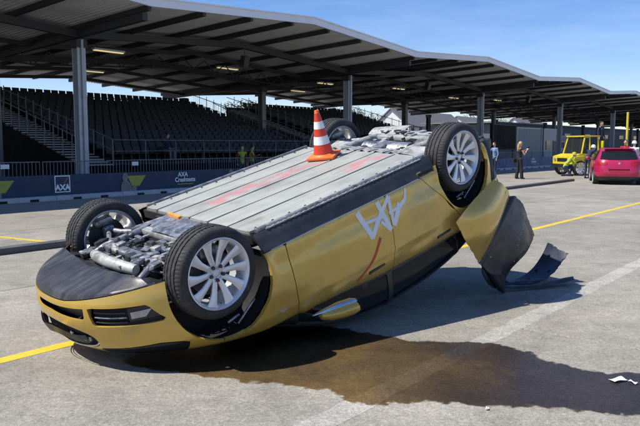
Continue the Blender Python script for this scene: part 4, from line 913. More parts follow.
PM = pan_mat('pan_panel_paint'); PS1 = pan_mat('pan_panel_pink_far', (-0.85, 0.75, 0.11, 0.30)); PS2 = pan_mat('pan_panel_pink_near', (-0.98, -0.42, -0.45, -0.27))
m = MB(); m.box((-0.0, 0, 0.21), (2.16, 1.66, 0.07)); m.build('battery_case', M['dark_metal'], car)
edges = [-0.80, -0.50, -0.22, 0.06, 0.34, 0.60, 0.80]
for i in range(6):
    a, b = edges[i]+0.011, edges[i+1]-0.011
    m = MB(); nxx = 24
    # shallow pressed sheet with a rolled bead on both edges
    prof = [(a, 0.172), (a+0.001, 0.150), (a+0.014, 0.147), (a+0.026, 0.152), ((a+b)/2, 0.1535), (b-0.026, 0.152), (b-0.014, 0.147), (b-0.001, 0.150), (b, 0.172)]
    m.grid(lambda p, q: Vector((1.06-2.08*p, prof[int(round(q*8))][0], prof[int(round(q*8))][1] + 0.0015*math.sin(p*11+i*2))), nxx, 8)
    m.box((1.055, (a+b)/2, 0.165), (0.012, b-a-0.004, 0.022)); m.box((-1.015, (a+b)/2, 0.165), (0.012, b-a-0.004, 0.022))
    m.build('pan_panel', PS1 if i == 3 else (PS2 if i == 1 else PM), car, True)
for sg in (-1, 1):
    m = MB(); m.bbox((0.0, sg*0.826, 0.160), (2.06, 0.034, 0.05), 0.008); m.build('pan_side_rail', M['alu'], car, True)
    # perforated clip strip along the sill
    m = MB()
    m.box((0.0, sg*0.853, 0.158), (1.9, 0.012, 0.008))
    for k_ in range(34): m.box((0.93-k_*0.055, sg*0.853, 0.157), (0.022, 0.016, 0.013))
    m.build('clip_strip', M['white_metal'], car)
m = MB(); m.box((1.075, 0.28, 0.158), (0.03, 0.22, 0.02), (0, 0, 0.1)); m.build('warning_sticker', M['orange_lbl'], car)
m = MB(); m.box((-1.62, 0, 0.36), (1.0, 1.15, 0.06)); m.box((-2.1, 0, 0.33), (0.40, 1.3, 0.05)); m.build('rear_floor', M['dark_metal'], car)
m = MB(); m.box((1.50, 0, 0.52), (0.94, 1.16, 0.04)); m.box((2.02, 0, 0.45), (0.14, 1.3, 0.03)); m.build('bay_floor', M['inner'], car)
m = MB(); m.box((1.075, 0, 0.35), (0.04, 1.2, 0.30)); m.build('bulkhead', M['dark_metal'], car)

bolt_m = MB(); bolt_m.lathe([(0.0, 0.009), (0.007, 0.009), (0.0085, 0.004), (0.013, 0.003), (0.014, 0.0)], 10, Matrix.Rotation(PI, 4, 'X')); bolt_me = bolt_m.mesh('bolt', M['dark_metal'], 30)
for yy in (-0.765, 0.765):
    for k_ in range(12): inst('bolt', bolt_me, car, (0.98-k_*0.177, yy+random.uniform(-.003, .003), 0.1535))
# front bay: cross tube, subframe, radiator shroud, hoses, steering rack
def part_tube(name, pts, r_, material, n=10, flat=1.0): m = MB(); m.tube(pts, r_, n, flat=flat); return m.build(name, material, car, True)
def part_box(name, c, d, material, b=0.012, rot=None): m = MB(); m.bbox(c, d, b, rot); return m.build(name, material, car, True)
part_tube('cross_tube', [(1.83, 0.33, 0.235), (1.87, 0.20, 0.215), (1.885, 0.0, 0.21), (1.87, -0.22, 0.215), (1.83, -0.36, 0.235)], [0.04, 0.046, 0.048, 0.046, 0.04], M['white_metal'], 14)
part_box('radiator_shroud', (1.97, 0, 0.335), (0.10, 0.98, 0.19), M['black'], 0.02); part_box('condenser', (1.90, 0.0, 0.34), (0.05, 0.86, 0.16), M['dark_metal'], 0.01)
part_box('front_subframe', (1.30, 0, 0.215), (0.14, 0.78, 0.05), M['white_metal'], 0.015); part_box('front_subframe', (1.68, 0, 0.235), (0.09, 0.80, 0.06), M['alu'], 0.015)
m = MB(); m.grid(lambda a, b: Vector((1.36-0.30*a, (0.50-0.10*a)*(1-2*b), 0.185-0.02*a+0.012*math.sin(b*PI*3)*(1-a))), 8, 16); m.grid(lambda a, b: Vector((1.36-0.30*a, (0.50-0.10*a)*(1-2*b), 0.195-0.02*a+0.012*math.sin(b*PI*3)*(1-a))), 8, 16); m.build('shear_plate', M['alu'], car, True)
for sg in (-1, 1):
    part_tube('subframe_rail', [(1.10, sg*0.40, 0.21), (1.35, sg*0.385, 0.205), (1.70, sg*0.40, 0.225), (1.92, sg*0.47, 0.30)], [0.03, 0.032, 0.03, 0.026], M['alu'], 10, 1.0)
    part_tube('control_arm', [(1.37, sg*0.40, 0.22), (1.46, sg*0.56, 0.21), (1.49, sg*0.72, 0.205)], [0.030, 0.024, 0.026], M['alu']); part_tube('control_arm', [(1.66, sg*0.41, 0.235), (1.58, sg*0.56, 0.215), (1.50, sg*0.72, 0.21)], [0.028, 0.022, 0.024], M['alu'])
    part_tube('upper_arm', [(1.40, sg*0.47, 0.47), (1.47, sg*0.60, 0.49), (1.49, sg*0.70, 0.46)], [0.022, 0.018, 0.022], M['alu']); part_tube('tie_rod', [(1.60, sg*0.34, 0.29), (1.61, sg*0.54, 0.27), (1.60, sg*0.72, 0.265)], [0.018, 0.012, 0.016], M['alu'])
    part_tube('damper', [(1.48, sg*0.57, 0.22), (1.47, sg*0.54, 0.34)], 0.026, M['dark_metal'])
    m = MB(); pts = [(1.475+0.05*math.cos(q), sg*0.535+0.05*math.sin(q), 0.33 + q*0.0075) for q in np.linspace(0, 2*PI*4, 70)]; m.tube(pts, 0.007, 6); m.build('coil_spring', M['dark_metal'], car, True)
    part_box('hub_carrier', (1.49, sg*0.745, 0.30), (0.10, 0.07, 0.26), M['alu'], 0.025); part_tube('drive_shaft', [(1.49, sg*0.20, 0.32), (1.49, sg*0.45, 0.31), (1.49, sg*0.74, 0.29)], [0.035, 0.016, 0.035], M['dark_metal'])
    part_box('bumper_mount', (1.99, sg*0.60, 0.26), (0.12, 0.10, 0.05), M['white_metal'], 0.01, (0, 0.2, sg*0.4)); part_box('splash_shield', (1.86, sg*0.62, 0.27), (0.16, 0.20, 0.012), M['black'], 0.004, (0.15*sg, 0.25, sg*0.3))
part_tube('steering_rack', [(1.60, -0.36, 0.295), (1.60, 0.36, 0.295)], 0.030, M['alu']); part_box('drive_unit', (1.50, 0.04, 0.40), (0.30, 0.40, 0.22), M['alu'], 0.05); part_tube('motor_housing', [(1.48, -0.30, 0.35), (1.48, -0.05, 0.35)], 0.12, M['alu'], 20)
part_tube('sway_bar', [(1.49, -0.62, 0.26), (1.72, -0.55, 0.27), (1.76, -0.42, 0.255), (1.76, 0.42, 0.255), (1.72, 0.55, 0.27), (1.49, 0.62, 0.26)], 0.013, M['dark_metal'], 8)
for (y0, x0, c_) in ((0.12, 1.82, 'black'), (-0.10, 1.80, 'black'), (0.26, 1.78, 'dark_metal')):
    part_tube('coolant_hose', [(x0+0.08, y0, 0.30), (x0-0.02, y0+0.03, 0.26), (x0-0.12, y0-0.04, 0.285), (x0-0.26, y0-0.02, 0.27), (x0-0.36, y0+0.05, 0.33)], 0.017, M[c_], 8)
for k_ in range(150):
    x = random.uniform(1.18, 1.90); y = random.uniform(-0.52, 0.52); z = random.uniform(0.19, 0.31); d = (random.uniform(0.02, 0.10), random.uniform(0.02, 0.10), random.uniform(0.01, 0.04))
    part_box('bracket', (x, y, z), d, M[random.choice(['alu', 'alu', 'white_metal', 'dark_metal', 'black'])], 0.006, (random.uniform(-.12, .12), random.uniform(-.12, .12), random.choice((0, PI/2, 0, PI/2, .5, -.5))+random.uniform(-.1, .1)))
for k_ in range(26):
    x = random.uniform(1.2, 1.8); y = random.uniform(-0.4, 0.35)
    part_tube('cable', [(x, y, 0.25), (x+random.uniform(-.1, .1), y+0.08, 0.225), (x+random.uniform(-.15, .15), y+0.18, 0.25), (x+random.uniform(-.2, .2), y+0.26, 0.27)], 0.007, M[random.choice(['black', 'dark_metal', 'alu', 'alu'])], 6)
# rear bay: cast subframe, stamped shields, motor, arms
part_box('rear_subframe', (-1.22, 0, 0.215), (0.10, 0.86, 0.06), M['white_metal'], 0.015); part_box('rear_subframe', (-1.78, 0, 0.225), (0.10, 0.92, 0.06), M['white_metal'], 0.015)
for sg in (-1, 1):
    part_tube('subframe_rail', [(-1.10, sg*0.46, 0.20), (-1.30, sg*0.42, 0.205), (-1.75, sg*0.44, 0.22), (-2.0, sg*0.52, 0.28)], [0.045, 0.05, 0.045, 0.04], M['white_metal'])
    part_tube('control_arm', [(-1.28, sg*0.42, 0.22), (-1.38, sg*0.58, 0.21), (-1.47, sg*0.72, 0.205)], [0.03, 0.024, 0.026], M['alu']); part_tube('control_arm', [(-1.70, sg*0.42, 0.24), (-1.62, sg*0.58, 0.22), (-1.50, sg*0.72, 0.215)], [0.03, 0.022, 0.026], M['alu'])
    part_box('hub_carrier', (-1.48, sg*0.745, 0.30), (0.11, 0.07, 0.26), M['alu'], 0.025); part_tube('drive_shaft', [(-1.48, sg*0.15, 0.30), (-1.48, sg*0.74, 0.29)], 0.022, M['dark_metal']); part_tube('damper', [(-1.55, sg*0.58, 0.22), (-1.56, sg*0.55, 0.36)], 0.028, M['dark_metal'])
    m = MB(); m.grid(lambda a, b: Vector((-1.10-0.26*a, sg*(0.46+0.30*b), 0.165+0.03*math.sin(a*4)*b+0.02*b)), 8, 8); m.grid(lambda a, b: Vector((-1.10-0.26*a, sg*(0.46+0.30*b), 0.172+0.03*math.sin(a*4)*b+0.02*b)), 8, 8); m.build('heat_shield', M['white_metal'], car, True)
    m = MB(); m.grid(lambda a, b: Vector((-1.86-0.34*a, sg*(0.25+0.40*b), 0.215+0.03*math.sin(a*5+b*3)-0.05*a*(1-a))), 10, 8); m.grid(lambda a, b: Vector((-1.86-0.34*a, sg*(0.25+0.40*b), 0.222+0.03*math.sin(a*5+b*3)-0.05*a*(1-a))), 10, 8); m.build('heat_shield', M['white_metal'], car, True)
part_tube('motor_housing', [(-1.48, -0.30, 0.30), (-1.48, 0.02, 0.30)], 0.125, M['alu'], 24); part_tube('inverter_housing', [(-1.48, 0.06, 0.30), (-1.48, 0.34, 0.30)], 0.115, M['alu'], 24); part_box('gearbox', (-1.44, 0.04, 0.27), (0.26, 0.16, 0.18), M['alu'], 0.04)
for k_ in range(5):
    y = -0.40+k_*0.20
    m = MB(); m.grid(lambda a, b: Vector((-1.06-0.17*a, y-0.085+0.17*b, 0.158+0.012*math.sin(b*PI*3)+0.02*a)), 6, 10); m.grid(lambda a, b: Vector((-1.06-0.17*a, y-0.085+0.17*b, 0.166+0.012*math.sin(b*PI*3)+0.02*a)), 6, 10); m.build('stamped_plate', M['white_metal'], car, True)
part_box('diffuser_tray', (-2.02, 0, 0.235), (0.22, 0.44, 0.03), M['white_metal'], 0.01, (0, 0.12, 0)); part_tube('sway_bar', [(-1.48, -0.6, 0.25), (-1.72, -0.54, 0.24), (-1.74, 0.54, 0.24), (-1.48, 0.6, 0.25)], 0.012, M['dark_metal'], 8)
for k_ in range(90):
    x = random.uniform(-2.10, -1.12); y = random.uniform(-0.52, 0.52); z = random.uniform(0.185, 0.235); d = (random.uniform(0.02, 0.12), random.uniform(0.02, 0.12), random.uniform(0.012, 0.035))
    part_box('bracket', (x, y, z), (d[0]*.8, d[1]*.8, d[2]*.6), M[random.choice(['alu', 'white_metal', 'white_metal', 'dark_metal', 'black'])], 0.005, (random.uniform(-.08, .08), random.uniform(-.08, .08), random.choice((0, PI/2))+random.uniform(-.1, .1)))

# ------------------------------------------------------------------ traffic cone standing on the upturned floor
cp = CR @ Vector((-0.735, 0.235, 0.147)) + CT
cone = empty('traffic_cone', cp, 0, 'red and white striped traffic cone on an orange foot', 'cone'); cone.scale = (0.97, 0.97, 0.94); cone.rotation_mode = 'QUATERNION'; cone.rotation_quaternion = (CR @ Matrix.Rotation(PI, 3, 'X') @ Matrix.Rotation(0.5, 3, 'Z')).to_quaternion()
m = MB(); m.bbox((0, 0, 0.017), (0.30, 0.30, 0.034), 0.014); m.lathe([(0.125, 0.034), (0.115, 0.046), (0.108, 0.05)], 32); m.build('foot', M['cone_orange'], cone, True)
def cr_(h): return 0.105 - (0.105-0.024)*(h-0.045)/0.475
for i, (a, b, mt) in enumerate(((0.045, 0.155, 'cone_red'), (0.155, 0.245, 'cone_white'), (0.245, 0.325, 'cone_red'), (0.325, 0.405, 'cone_white'), (0.405, 0.495, 'cone_red'))):
    m = MB(); dz = 0.0015 if 'white' in mt else 0; m.lathe([(cr_(a)+dz, a+0.0005), (cr_((a+b)/2)+dz, (a+b)/2), (cr_(b)+dz, b-0.0005)], 36); m.build('band', M[mt], cone, True)
m = MB(); m.lathe([(cr_(0.495), 0.495), (0.026, 0.498), (0.024, 0.522), (0.019, 0.526), (0.018, 0.49)], 28); m.build('tip', M['cone_orange'], cone, True)

# ------------------------------------------------------------------ torn-off rear bumper cover and loose trays
def patch(P_, nu=14, nv=14, bulge=0.0, th=0.006, jag=0.0):
    """sheet through a grid of control points (rows x cols), with thickness"""
    rows, cols = len(P_), len(P_[0])
    def ev(a, b):
        def cm(pts, t):
            n_ = len(pts)-1; t = t*n_; i = min(int(t), n_-1); f = t-i
            p0, p1, p2, p3 = pts[max(i-1, 0)], pts[i], pts[i+1], pts[min(i+2, n_)]
            return 0.5*((2*p1) + (p2-p0)*f + (2*p0-5*p1+4*p2-p3)*f*f + (3*p1-p0-3*p2+p3)*f**3)
        return cm([cm([Vector(q) for q in r_], b) for r_ in P_], a)
    V_ = [[ev(i/nu, j/nv) for j in range(nv+1)] for i in range(nu+1)]
    if jag:
        for i in range(nu+1):
            for j in range(nv+1):
                if i == nu or j == nv or j == 0:
                    q = V_[max(1, min(nu-1, i))][max(1, min(nv-1, j))]; V_[i][j] = V_[i][j] + (q-V_[i][j]).normalized()*random.choice((0, 0, .2, .5, 1))*jag
    Nn = [[((V_[min(i+1, nu)][j]-V_[max(i-1, 0)][j]).cross(V_[i][min(j+1, nv)]-V_[i][max(j-1, 0)])).normalized() for j in range(nv+1)] for i in range(nu+1)]
    m = MB(); W_ = nv+1; n0 = (nu+1)*W_
    m.add([V_[i][j] for i in range(nu+1) for j in range(W_)] + [V_[i][j]-Nn[i][j]*th for i in range(nu+1) for j in range(W_)], [])
    f = [(i*W_+j, (i+1)*W_+j, (i+1)*W_+j+1, i*W_+j+1) for i in range(nu) for j in range(nv)]
    f += [tuple(n0+k_ for k_ in q[::-1]) for q in f]
    bd = [i*W_ for i in range(nu+1)] + [nu*W_+j for j in range(1, W_)] + [i*W_+nv for i in range(nu-1, -1, -1)] + [j for j in range(nv-1, 0, -1)]
    f += [(bd[k_], bd[(k_+1) % len(bd)], n0+bd[(k_+1) % len(bd)], n0+bd[k_]) for k_ in range(len(bd))]
    m.f = f; m.m = [0]*len(f); return m, ev, Nn
bmp = empty('bumper_cover', (2.0, 7.4, 0), 0, 'torn gold rear bumper cover with black valance hanging beside the rear wheel', 'bumper')
off = Vector((-2.0, -7.4, 0))
def wo(P_): return [[Vector(q)+off for q in r_] for r_ in P_]
GP = wo([[(1.80, 7.06, 1.255), (1.52, 6.77, 1.05), (1.315, 6.56, 0.862)],
      [(1.90, 7.10, 1.205), (1.66, 6.80, 0.93), (1.415, 6.66, 0.70)],
      [(2.00, 7.22, 1.12), (1.80, 6.95, 0.79), (1.54, 6.86, 0.54)],
      [(2.06, 7.40, 1.045), (1.86, 7.16, 0.70), (1.66, 7.04, 0.38)]])
m, ev, _ = patch(GP, 24, 26, th=0.008, jag=0.008); gpan = m.build('bumper_skin', M['gold'], bmp, 50)
for a, b in ((0.55, 0.10), (0.32, 0.80), (0.3, 0.35)):
    p = ev(a, b); m = MB(); m.ell(p, (0.014, 0.014, 0.014), 10, 6); m.build('parking_sensor', M['gold'], bmp, True)
# grey returned edge between gold skin and valance
EP = wo([[(2.06, 7.40, 1.050), (1.865, 7.16, 0.705), (1.66, 7.04, 0.375)], [(2.13, 7.42, 1.055), (1.905, 7.18, 0.70), (1.69, 7.06, 0.355)], [(2.16, 7.46, 1.035), (1.93, 7.22, 0.68), (1.71, 7.10, 0.33)]])
m, _, _ = patch(EP, 8, 18, th=0.006); m.build('bumper_edge', M['sill'], bmp, 50)
VP = wo([[(2.15, 7.47, 1.035), (1.93, 7.22, 0.68), (1.71, 7.10, 0.33), (1.80, 7.14, 0.12)],
      [(2.255, 7.57, 0.965), (2.10, 7.34, 0.60), (1.87, 7.22, 0.28), (1.88, 7.22, 0.07)],
      [(2.35, 7.66, 0.79), (2.26, 7.48, 0.48), (2.00, 7.34, 0.22), (1.97, 7.32, 0.03)],
      [(2.46, 7.75, 0.58), (2.34, 7.64, 0.40), (2.10, 7.48, 0.20), (2.04, 7.42, 0.01)]])
m, ev, _ = patch(VP, 22, 30, th=0.007, jag=0.014); m.build('valance', M['scuffed'], bmp, 50)
for k_ in range(5):
    m = MB(); m.tube([ev(a_, 0.12+0.16*k_) for a_ in np.linspace(0.35, 0.97, 8)], 0.008, 6); m.build('rib', M['sill'], bmp, True)
for k_ in range(8):
    p = ev(0.50+0.02*math.sin(k_), 0.06+k_*0.05); m = MB(); m.ell(p, (0.011, 0.011, 0.011), 8, 5); m.build('clip', M['white_metal'], bmp, True)
for (a, b) in ((0.85, 0.25), (0.9, 0.45), (0.2, 0.75), (0.12, 0.55), (0.7, 0.5), (0.9, 0.05)):
    p = ev(a, b); m = MB(); m.ell(p, (0.012, 0.012, 0.012), 8, 5); m.build('bolt', M['yellow_paint'], bmp, True)
m, ev, _ = patch(wo([[(1.72, 7.10, 0.34), (1.80, 7.14, 0.20), (1.95, 7.30, 0.03)], [(1.80, 7.06, 0.26), (1.89, 7.14, 0.14), (2.0, 7.28, 0.012)], [(1.92, 7.14, 0.24), (1.98, 7.24, 0.12), (2.04, 7.36, 0.012)]]), 8, 10, th=0.008); m.build('valance_corner', M['black'], bmp, 50)
tray = empty('plastic_tray', (2.45, 7.85, 0), 0, 'curved dark blue-black plastic tray standing curled up beside the torn bumper', 'tray'); off = Vector((-2.45, -7.85, 0))
m, ev, _ = patch(wo([[(2.16, 7.98, 0.02), (2.36, 8.02, 0.02), (2.54, 8.05, 0.13), (2.66, 8.06, 0.30), (2.72, 8.04, 0.46)], [(2.18, 7.86, 0.013), (2.42, 7.88, 0.018), (2.62, 7.92, 0.11), (2.74, 7.94, 0.25), (2.81, 7.94, 0.40)], [(2.22, 7.74, 0.013), (2.50, 7.73, 0.03), (2.68, 7.76, 0.12), (2.80, 7.80, 0.24), (2.89, 7.82, 0.355)]]), 16, 34, th=0.008, jag=0.022); m.build('tray_sheet', M['navyplastic'] if 'navyplastic' in M else M['black'], tray, 50)
for (a, b) in ((0.3, 0.8), (0.7, 0.55), (0.5, 0.3), (0.25, 0.5)):
    p = ev(a, b); m = MB(); m.ell(p, (0.018, 0.018, 0.018), 8, 6); m.build('grommet', M['inner'], tray, True)
for i, (pts, r_, lb) in enumerate((([(2.02, 7.40, 0.03), (2.2, 7.44, 0.02), (2.45, 7.52, 0.025), (2.62, 7.62, 0.03), (2.82, 7.72, 0.045), (2.93, 7.78, 0.055)], [0.022, 0.02, 0.025, 0.035, 0.042, 0.03], 'long crumpled black plastic strip on the ground below the torn bumper'),
                               ([(2.08, 7.55, 0.03), (2.30, 7.58, 0.055), (2.52, 7.66, 0.06), (2.66, 7.76, 0.04)], [0.016, 0.018, 0.02, 0.014], 'thin bent black plastic piece lying between tray and strip'))):
    rows_ = [[Vector(p)+Vector((0, -q*1.9, .004+q*.2)) for p, q in zip(pts, r_)], [Vector(p)+Vector((.01, 0, .018+q*.5)) for p, q in zip(pts, r_)], [Vector(p)+Vector((0, q*1.9, .006)) for p, q in zip(pts, r_)]]
    m, _, _ = patch(rows_, 8, 40, th=0.006, jag=0.018); o = m.build('plastic_strip', M['scuffed'], None, 50); tag(o, lb, 'strip')

# ------------------------------------------------------------------ people
def person(name, label, loc, rz, J=None, cols=None, group=None, scale=1.0, hair='short', hair_mat='hair_dark', sleeve='long', extras=None):
    D = dict(pel=(0, 0, .95), waist=(0, 0, 1.10), chest=(0, .0, 1.30), neck=(0, 0, 1.46), head=(0, .03, 1.61),
             hipL=(-.09, 0, .92), hipR=(.09, 0, .92), kneeL=(-.10, .02, .50), kneeR=(.10, .02, .50), ankL=(-.10, -.02, .09), ankR=(.10, -.02, .09),
             shL=(-.18, 0, 1.41), shR=(.18, 0, 1.41), elL=(-.24, -.02, 1.13), elR=(.24, -.02, 1.13), wrL=(-.24, .08, .90), wrR=(.24, .08, .90))
    D.update(J or {}); D = {k_: Vector(v) for k_, v in D.items()}
    t = empty(name, loc, rz, label, 'person', group); t.scale = (scale,)*3
    m = MB(); bones = []
    def tb(a, b, ra, rb, reg, flat=1.0, mid=None):
        a, b = D[a] if isinstance(a, str) else a, D[b] if isinstance(b, str) else b
        pts = [a + (b-a)*k_ for k_ in (0, .33, .66, 1)]; rr = [ra, ra*.67+rb*.33, ra*.33+rb*.67, rb]
        if mid: rr[1] = mid
        m.tube(pts, rr, 12, flat=flat); m.ell(a, (ra,)*3, 10, 8); m.ell(b, (rb,)*3, 10, 8); bones.append((a, b, (ra+rb)/2, reg))
    ups = (D['chest']-D['pel']).normalized()
    wide = (c_w := (cols or {}).get('wide', 0))
    for s_ in 'LR':
        tb('hip'+s_, 'knee'+s_, .085, .058+wide*.3, 'leg'); tb('knee'+s_, 'ank'+s_, .056+wide*.4, .040+wide, 'leg', 1, .062+wide*.5)
        fdir = Vector((0, 1, 0)) if 'foot'+s_ not in D else D['foot'+s_]
        tb(D['ank'+s_]+Vector((0, -.03, -.045)), D['ank'+s_]+fdir*.16+Vector((0, 0, -.055)), .036, .030, 'foot')
        tb('sh'+s_, 'el'+s_, .052, .040, 'uarm'); tb('el'+s_, 'wr'+s_, .038, .026, 'farm')
    tb('hipL', 'hipR', .095, .095, 'leg'); tb('pel', 'waist', .125, .115, 'torso', .8); tb('waist', 'chest', .115, .135, 'torso', .78); tb('chest', 'neck', .12, .052, 'torso', .8); tb('shL', 'shR', .058, .058, 'torso')
    tb('neck', 'head', .05, .05, 'head')
    hd = D['head']; hup = (hd-D['neck']).normalized()
    m.ell(hd + hup*.045, (.075, .092, .112), 16, 12); m.ell(hd+Vector((0, .090, .03)), (.014, .018, .022), 8, 6); bones.append((hd, hd+hup*.10, .085, 'head'))
    for sx in (-1, 1): m.ell(hd+Vector((sx*.076, .0, .04)), (.012, .022, .032), 8, 6)
    tmp = bpy.data.objects.new('tmp', m.mesh('tmp', M['skin'])); col.objects.link(tmp)
    rm = tmp.modifiers.new('r', 'REMESH'); rm.mode = 'VOXEL'; rm.voxel_size = 0.017
    dg = bpy.context.evaluated_depsgraph_get(); me_ = bpy.data.meshes.new_from_object(tmp.evaluated_get(dg)); bpy.data.objects.remove(tmp)
    bm_ = bmesh.new(); bm_.from_mesh(me_)
    for _ in range(2): bmesh.ops.smooth_vert(bm_, verts=bm_.verts, factor=0.5, use_axis_x=True, use_axis_y=True, use_axis_z=True)
    # fingers and thumbs closed a little
    for s_ in 'LR':
        wv = D['wr'+s_]; d = (wv-D['el'+s_]).normalized(); a = d.cross(Vector((0, 0, 1)));
        if a.length < .1: a = Vector((1, 0, 0))
        a.normalize(); b = a.cross(d).normalized(); fm = MB()
        fm.tube([wv, wv+d*.05, wv+d*.09], [.026, .034, .03], 10, flat=.5)
        for k_ in range(4):
            o_ = a*(-.027+.018*k_); l_ = (.062, .072, .068, .052)[k_]; fm.tube([wv+d*.08+o_, wv+d*(.08+l_*.5)+o_-b*.006, wv+d*(.08+l_*.85)+o_-b*.03], [.0095, .009, .007], 6)
        fm.tube([wv+d*.03+a*.03, wv+d*.065+a*.052-b*.01, wv+d*.09+a*.05-b*.03], [.012, .010, .008], 6)
        vb = [bm_.verts.new(p) for p in fm.v]
        for f in fm.f:
            try: bm_.faces.new([vb[i] for i in f])
            except ValueError: pass
    bmesh.ops.recalc_face_normals(bm_, faces=bm_.faces)
    C_ = dict(torso='cloth_black', leg='cloth_black', foot='cloth_black', uarm='cloth_black', farm='cloth_black', head='skin'); C_.update({k_: v for k_, v in (cols or {}).items() if k_ != 'wide'})
    if sleeve == 'none': C_['uarm'] = C_['farm'] = 'skin'
    if sleeve == 'short': C_['farm'] = 'skin'
    keys = list(C_.keys()); me_.materials.clear()
    for k_ in keys: me_.materials.append(M[C_[k_]])
    hands = [D['wrL'], D['wrR']]
    for f in bm_.faces:
        c = f.calc_center_median(); best = None; bd_ = 9
        for (a, b, r_, reg) in bones:
            ab = b-a; tt = max(0, min(1, (c-a).dot(ab)/max(ab.length_squared, 1e-6))); dd = (c-(a+ab*tt)).length - r_
            if dd < bd_: bd_ = dd; best = reg
        if best == 'torso' and sleeve == 'none' and (c-D['neck']).length < .10: best = 'head'
        f.material_index = keys.index(best); f.smooth = True
        if best == 'farm':
            for hv, s_ in zip(hands, 'LR'):
                if (c-hv).dot((hv-D['el'+s_]).normalized()) > 0.0 and (c-hv).length < .25: f.material_index = keys.index('head')
    bm_.to_mesh(me_); bm_.free(); me_.name = 'body'; bo = bpy.data.objects.new('body', me_); col.objects.link(bo); bo.parent = t
    hm = MB()
    if hair == 'long':
        hm.ell(hd+hup*.055+Vector((0, -.012, .012)), (.088, .100, .112), 16, 12); hm.tube([hd+Vector((0, -.06, .06)), hd+Vector((0, -.085, -.06)), hd+Vector((0, -.10, -.20)), hd+Vector((0, -.11, -.30))], [.085, .085, .075, .04], 12, flat=.6)
        hv = [v for v in hm.v]
        hm.v = [(x, min(y, hd.y+.065), z) for x, y, z in hv]
        hm.build('hair', M[hair_mat], t, True)
    elif hair == 'short':
        hm.ell(hd+hup*.075+Vector((0, -.018, .006)), (.083, .092, .092), 16, 10); hm.v = [(x, min(y, hd.y+.072), z) for x, y, z in hm.v]; hm.build('hair', M[hair_mat], t, True)
    elif hair == 'helmet':
        hm.lathe([(0.0, .185), (.05, .178), (.09, .15), (.108, .10), (.112, .06), (.13, .045), (.108, .045)], 20, Matrix.Translation(hd)); hm.build('helmet', M[hair_mat], t, True)
    if extras: extras(t, D)
    return t
M['navyplastic'] = mat('navy_plastic', (0.02, 0.03, 0.055), 0.45, 0, 0.2, 6)
for o in bpy.data.objects:
    if o.name == 'tray_sheet': o.data.materials[0] = M['navyplastic']
def G2(px, Y): return ((px-320)/680*Y*1.0, Y)
def woman_bits(t, D):
    m = MB(); m.bbox((-.20, -.10, .88), (.10, .26, .20), .04); b_ = m.build('handbag', M['cloth_black'], t, True)
    m = MB(); m.tube([(-.20, -.10, .97), (-.19, -.06, 1.2), (-.10, -.02, 1.44)], .008, 5); m.build('bag_strap', M['cloth_black'], t)
    m = MB(); m.bbox((0.02, .47, 1.47), (.075, .012, .15), .006, (R(-8), 0, 0)); m.build('phone', M['screen'], t)
person('person', 'woman with long blond hair in black top and wide black trousers holding up a phone', (9.47, 32.36, 0.0), R(-72), dict(elL=(-.22, .12, 1.16), elR=(.22, .12, 1.16), wrL=(-.05, .36, 1.38), wrR=(.07, .36, 1.38), kneeL=(-.11, .0, .50), ankL=(-.13, -.06, .09), kneeR=(.10, .05, .50), ankR=(.12, .06, .09)), dict(wide=.045), hair='long', hair_mat='hair_blond', sleeve='none', extras=woman_bits)
p = S(34.6, 15.9); person('person', 'man in light blue shirt and dark trousers standing behind the raised rear wheel', (p.x, p.y, 0), R(120), dict(elR=(.26, .16, 1.20), wrR=(.16, .34, 1.34)), dict(torso='cloth_blue', uarm='cloth_blue', farm='cloth_blue', leg='cloth_navy'))
for i, (u, v) in enumerate(((21.2, 21.6), (21.9, 21.7))):
    p = S(u, v); person('person', 'marshal in hi-vis vest and dark red top behind the blue banners, ' + ('nearer the portrait print' if i == 0 else 'nearer the framed logo'), (p.x, p.y, 0), PHI+R(150+70*i), (dict(elR=(.27, .10, 1.18), wrR=(.14, .30, 1.28)) if i else None), dict(torso='hivis', uarm='cloth_red', farm='cloth_red', leg='cloth_navy'), 'marshals behind the banners', scale=0.9)
p = S(20.2, RV0-0.02); person('person', 'spectator in dark jacket and pale trousers sitting on the front row', (p.x, p.y, RZ0-0.36), PHI+R(180), dict(pel=(0, 0, .86), hipL=(-.09, 0, .85), hipR=(.09, 0, .85), kneeL=(-.12, .42, .84), kneeR=(.12, .42, .84), ankL=(-.12, .44, .45), ankR=(.12, .44, .45), waist=(0, -.02, 1.0), chest=(0, .02, 1.2), neck=(0, .05, 1.36), head=(0, .10, 1.50), shL=(-.18, .02, 1.31), shR=(.18, .02, 1.31), elL=(-.24, .12, 1.06), elR=(.24, .12, 1.06), wrL=(-.12, .34, .98), wrR=(.12, .34, .98)), dict(torso='cloth_navy', uarm='cloth_navy', farm='cloth_navy', leg='cloth_grey'))
KN = dict(pel=(0, -.10, .52), waist=(0, -.04, .66), chest=(0, .12, .84), neck=(0, .22, .97), head=(0, .32, 1.08), hipL=(-.09, -.10, .48), hipR=(.09, -.10, .48), kneeL=(-.14, .26, .50), kneeR=(.12, .16, .06), ankL=(-.13, .16, .09), ankR=(.12, -.28, .09), shL=(-.18, .16, .94), shR=(.18, .16, .94), elL=(-.22, .34, .74), elR=(.22, .34, .72), wrL=(-.10, .54, .60), wrR=(.10, .54, .56))
x, y = G2(567, 35.5); person('person', 'rescuer in hi-vis jacket kneeling on the concrete beside the magenta car', (x, y, -0.01), R(-100), KN, dict(torso='hivis', uarm='hivis', farm='hivis', leg='cloth_navy'), 'rescuers around the magenta car', hair='helmet', hair_mat='hivis')
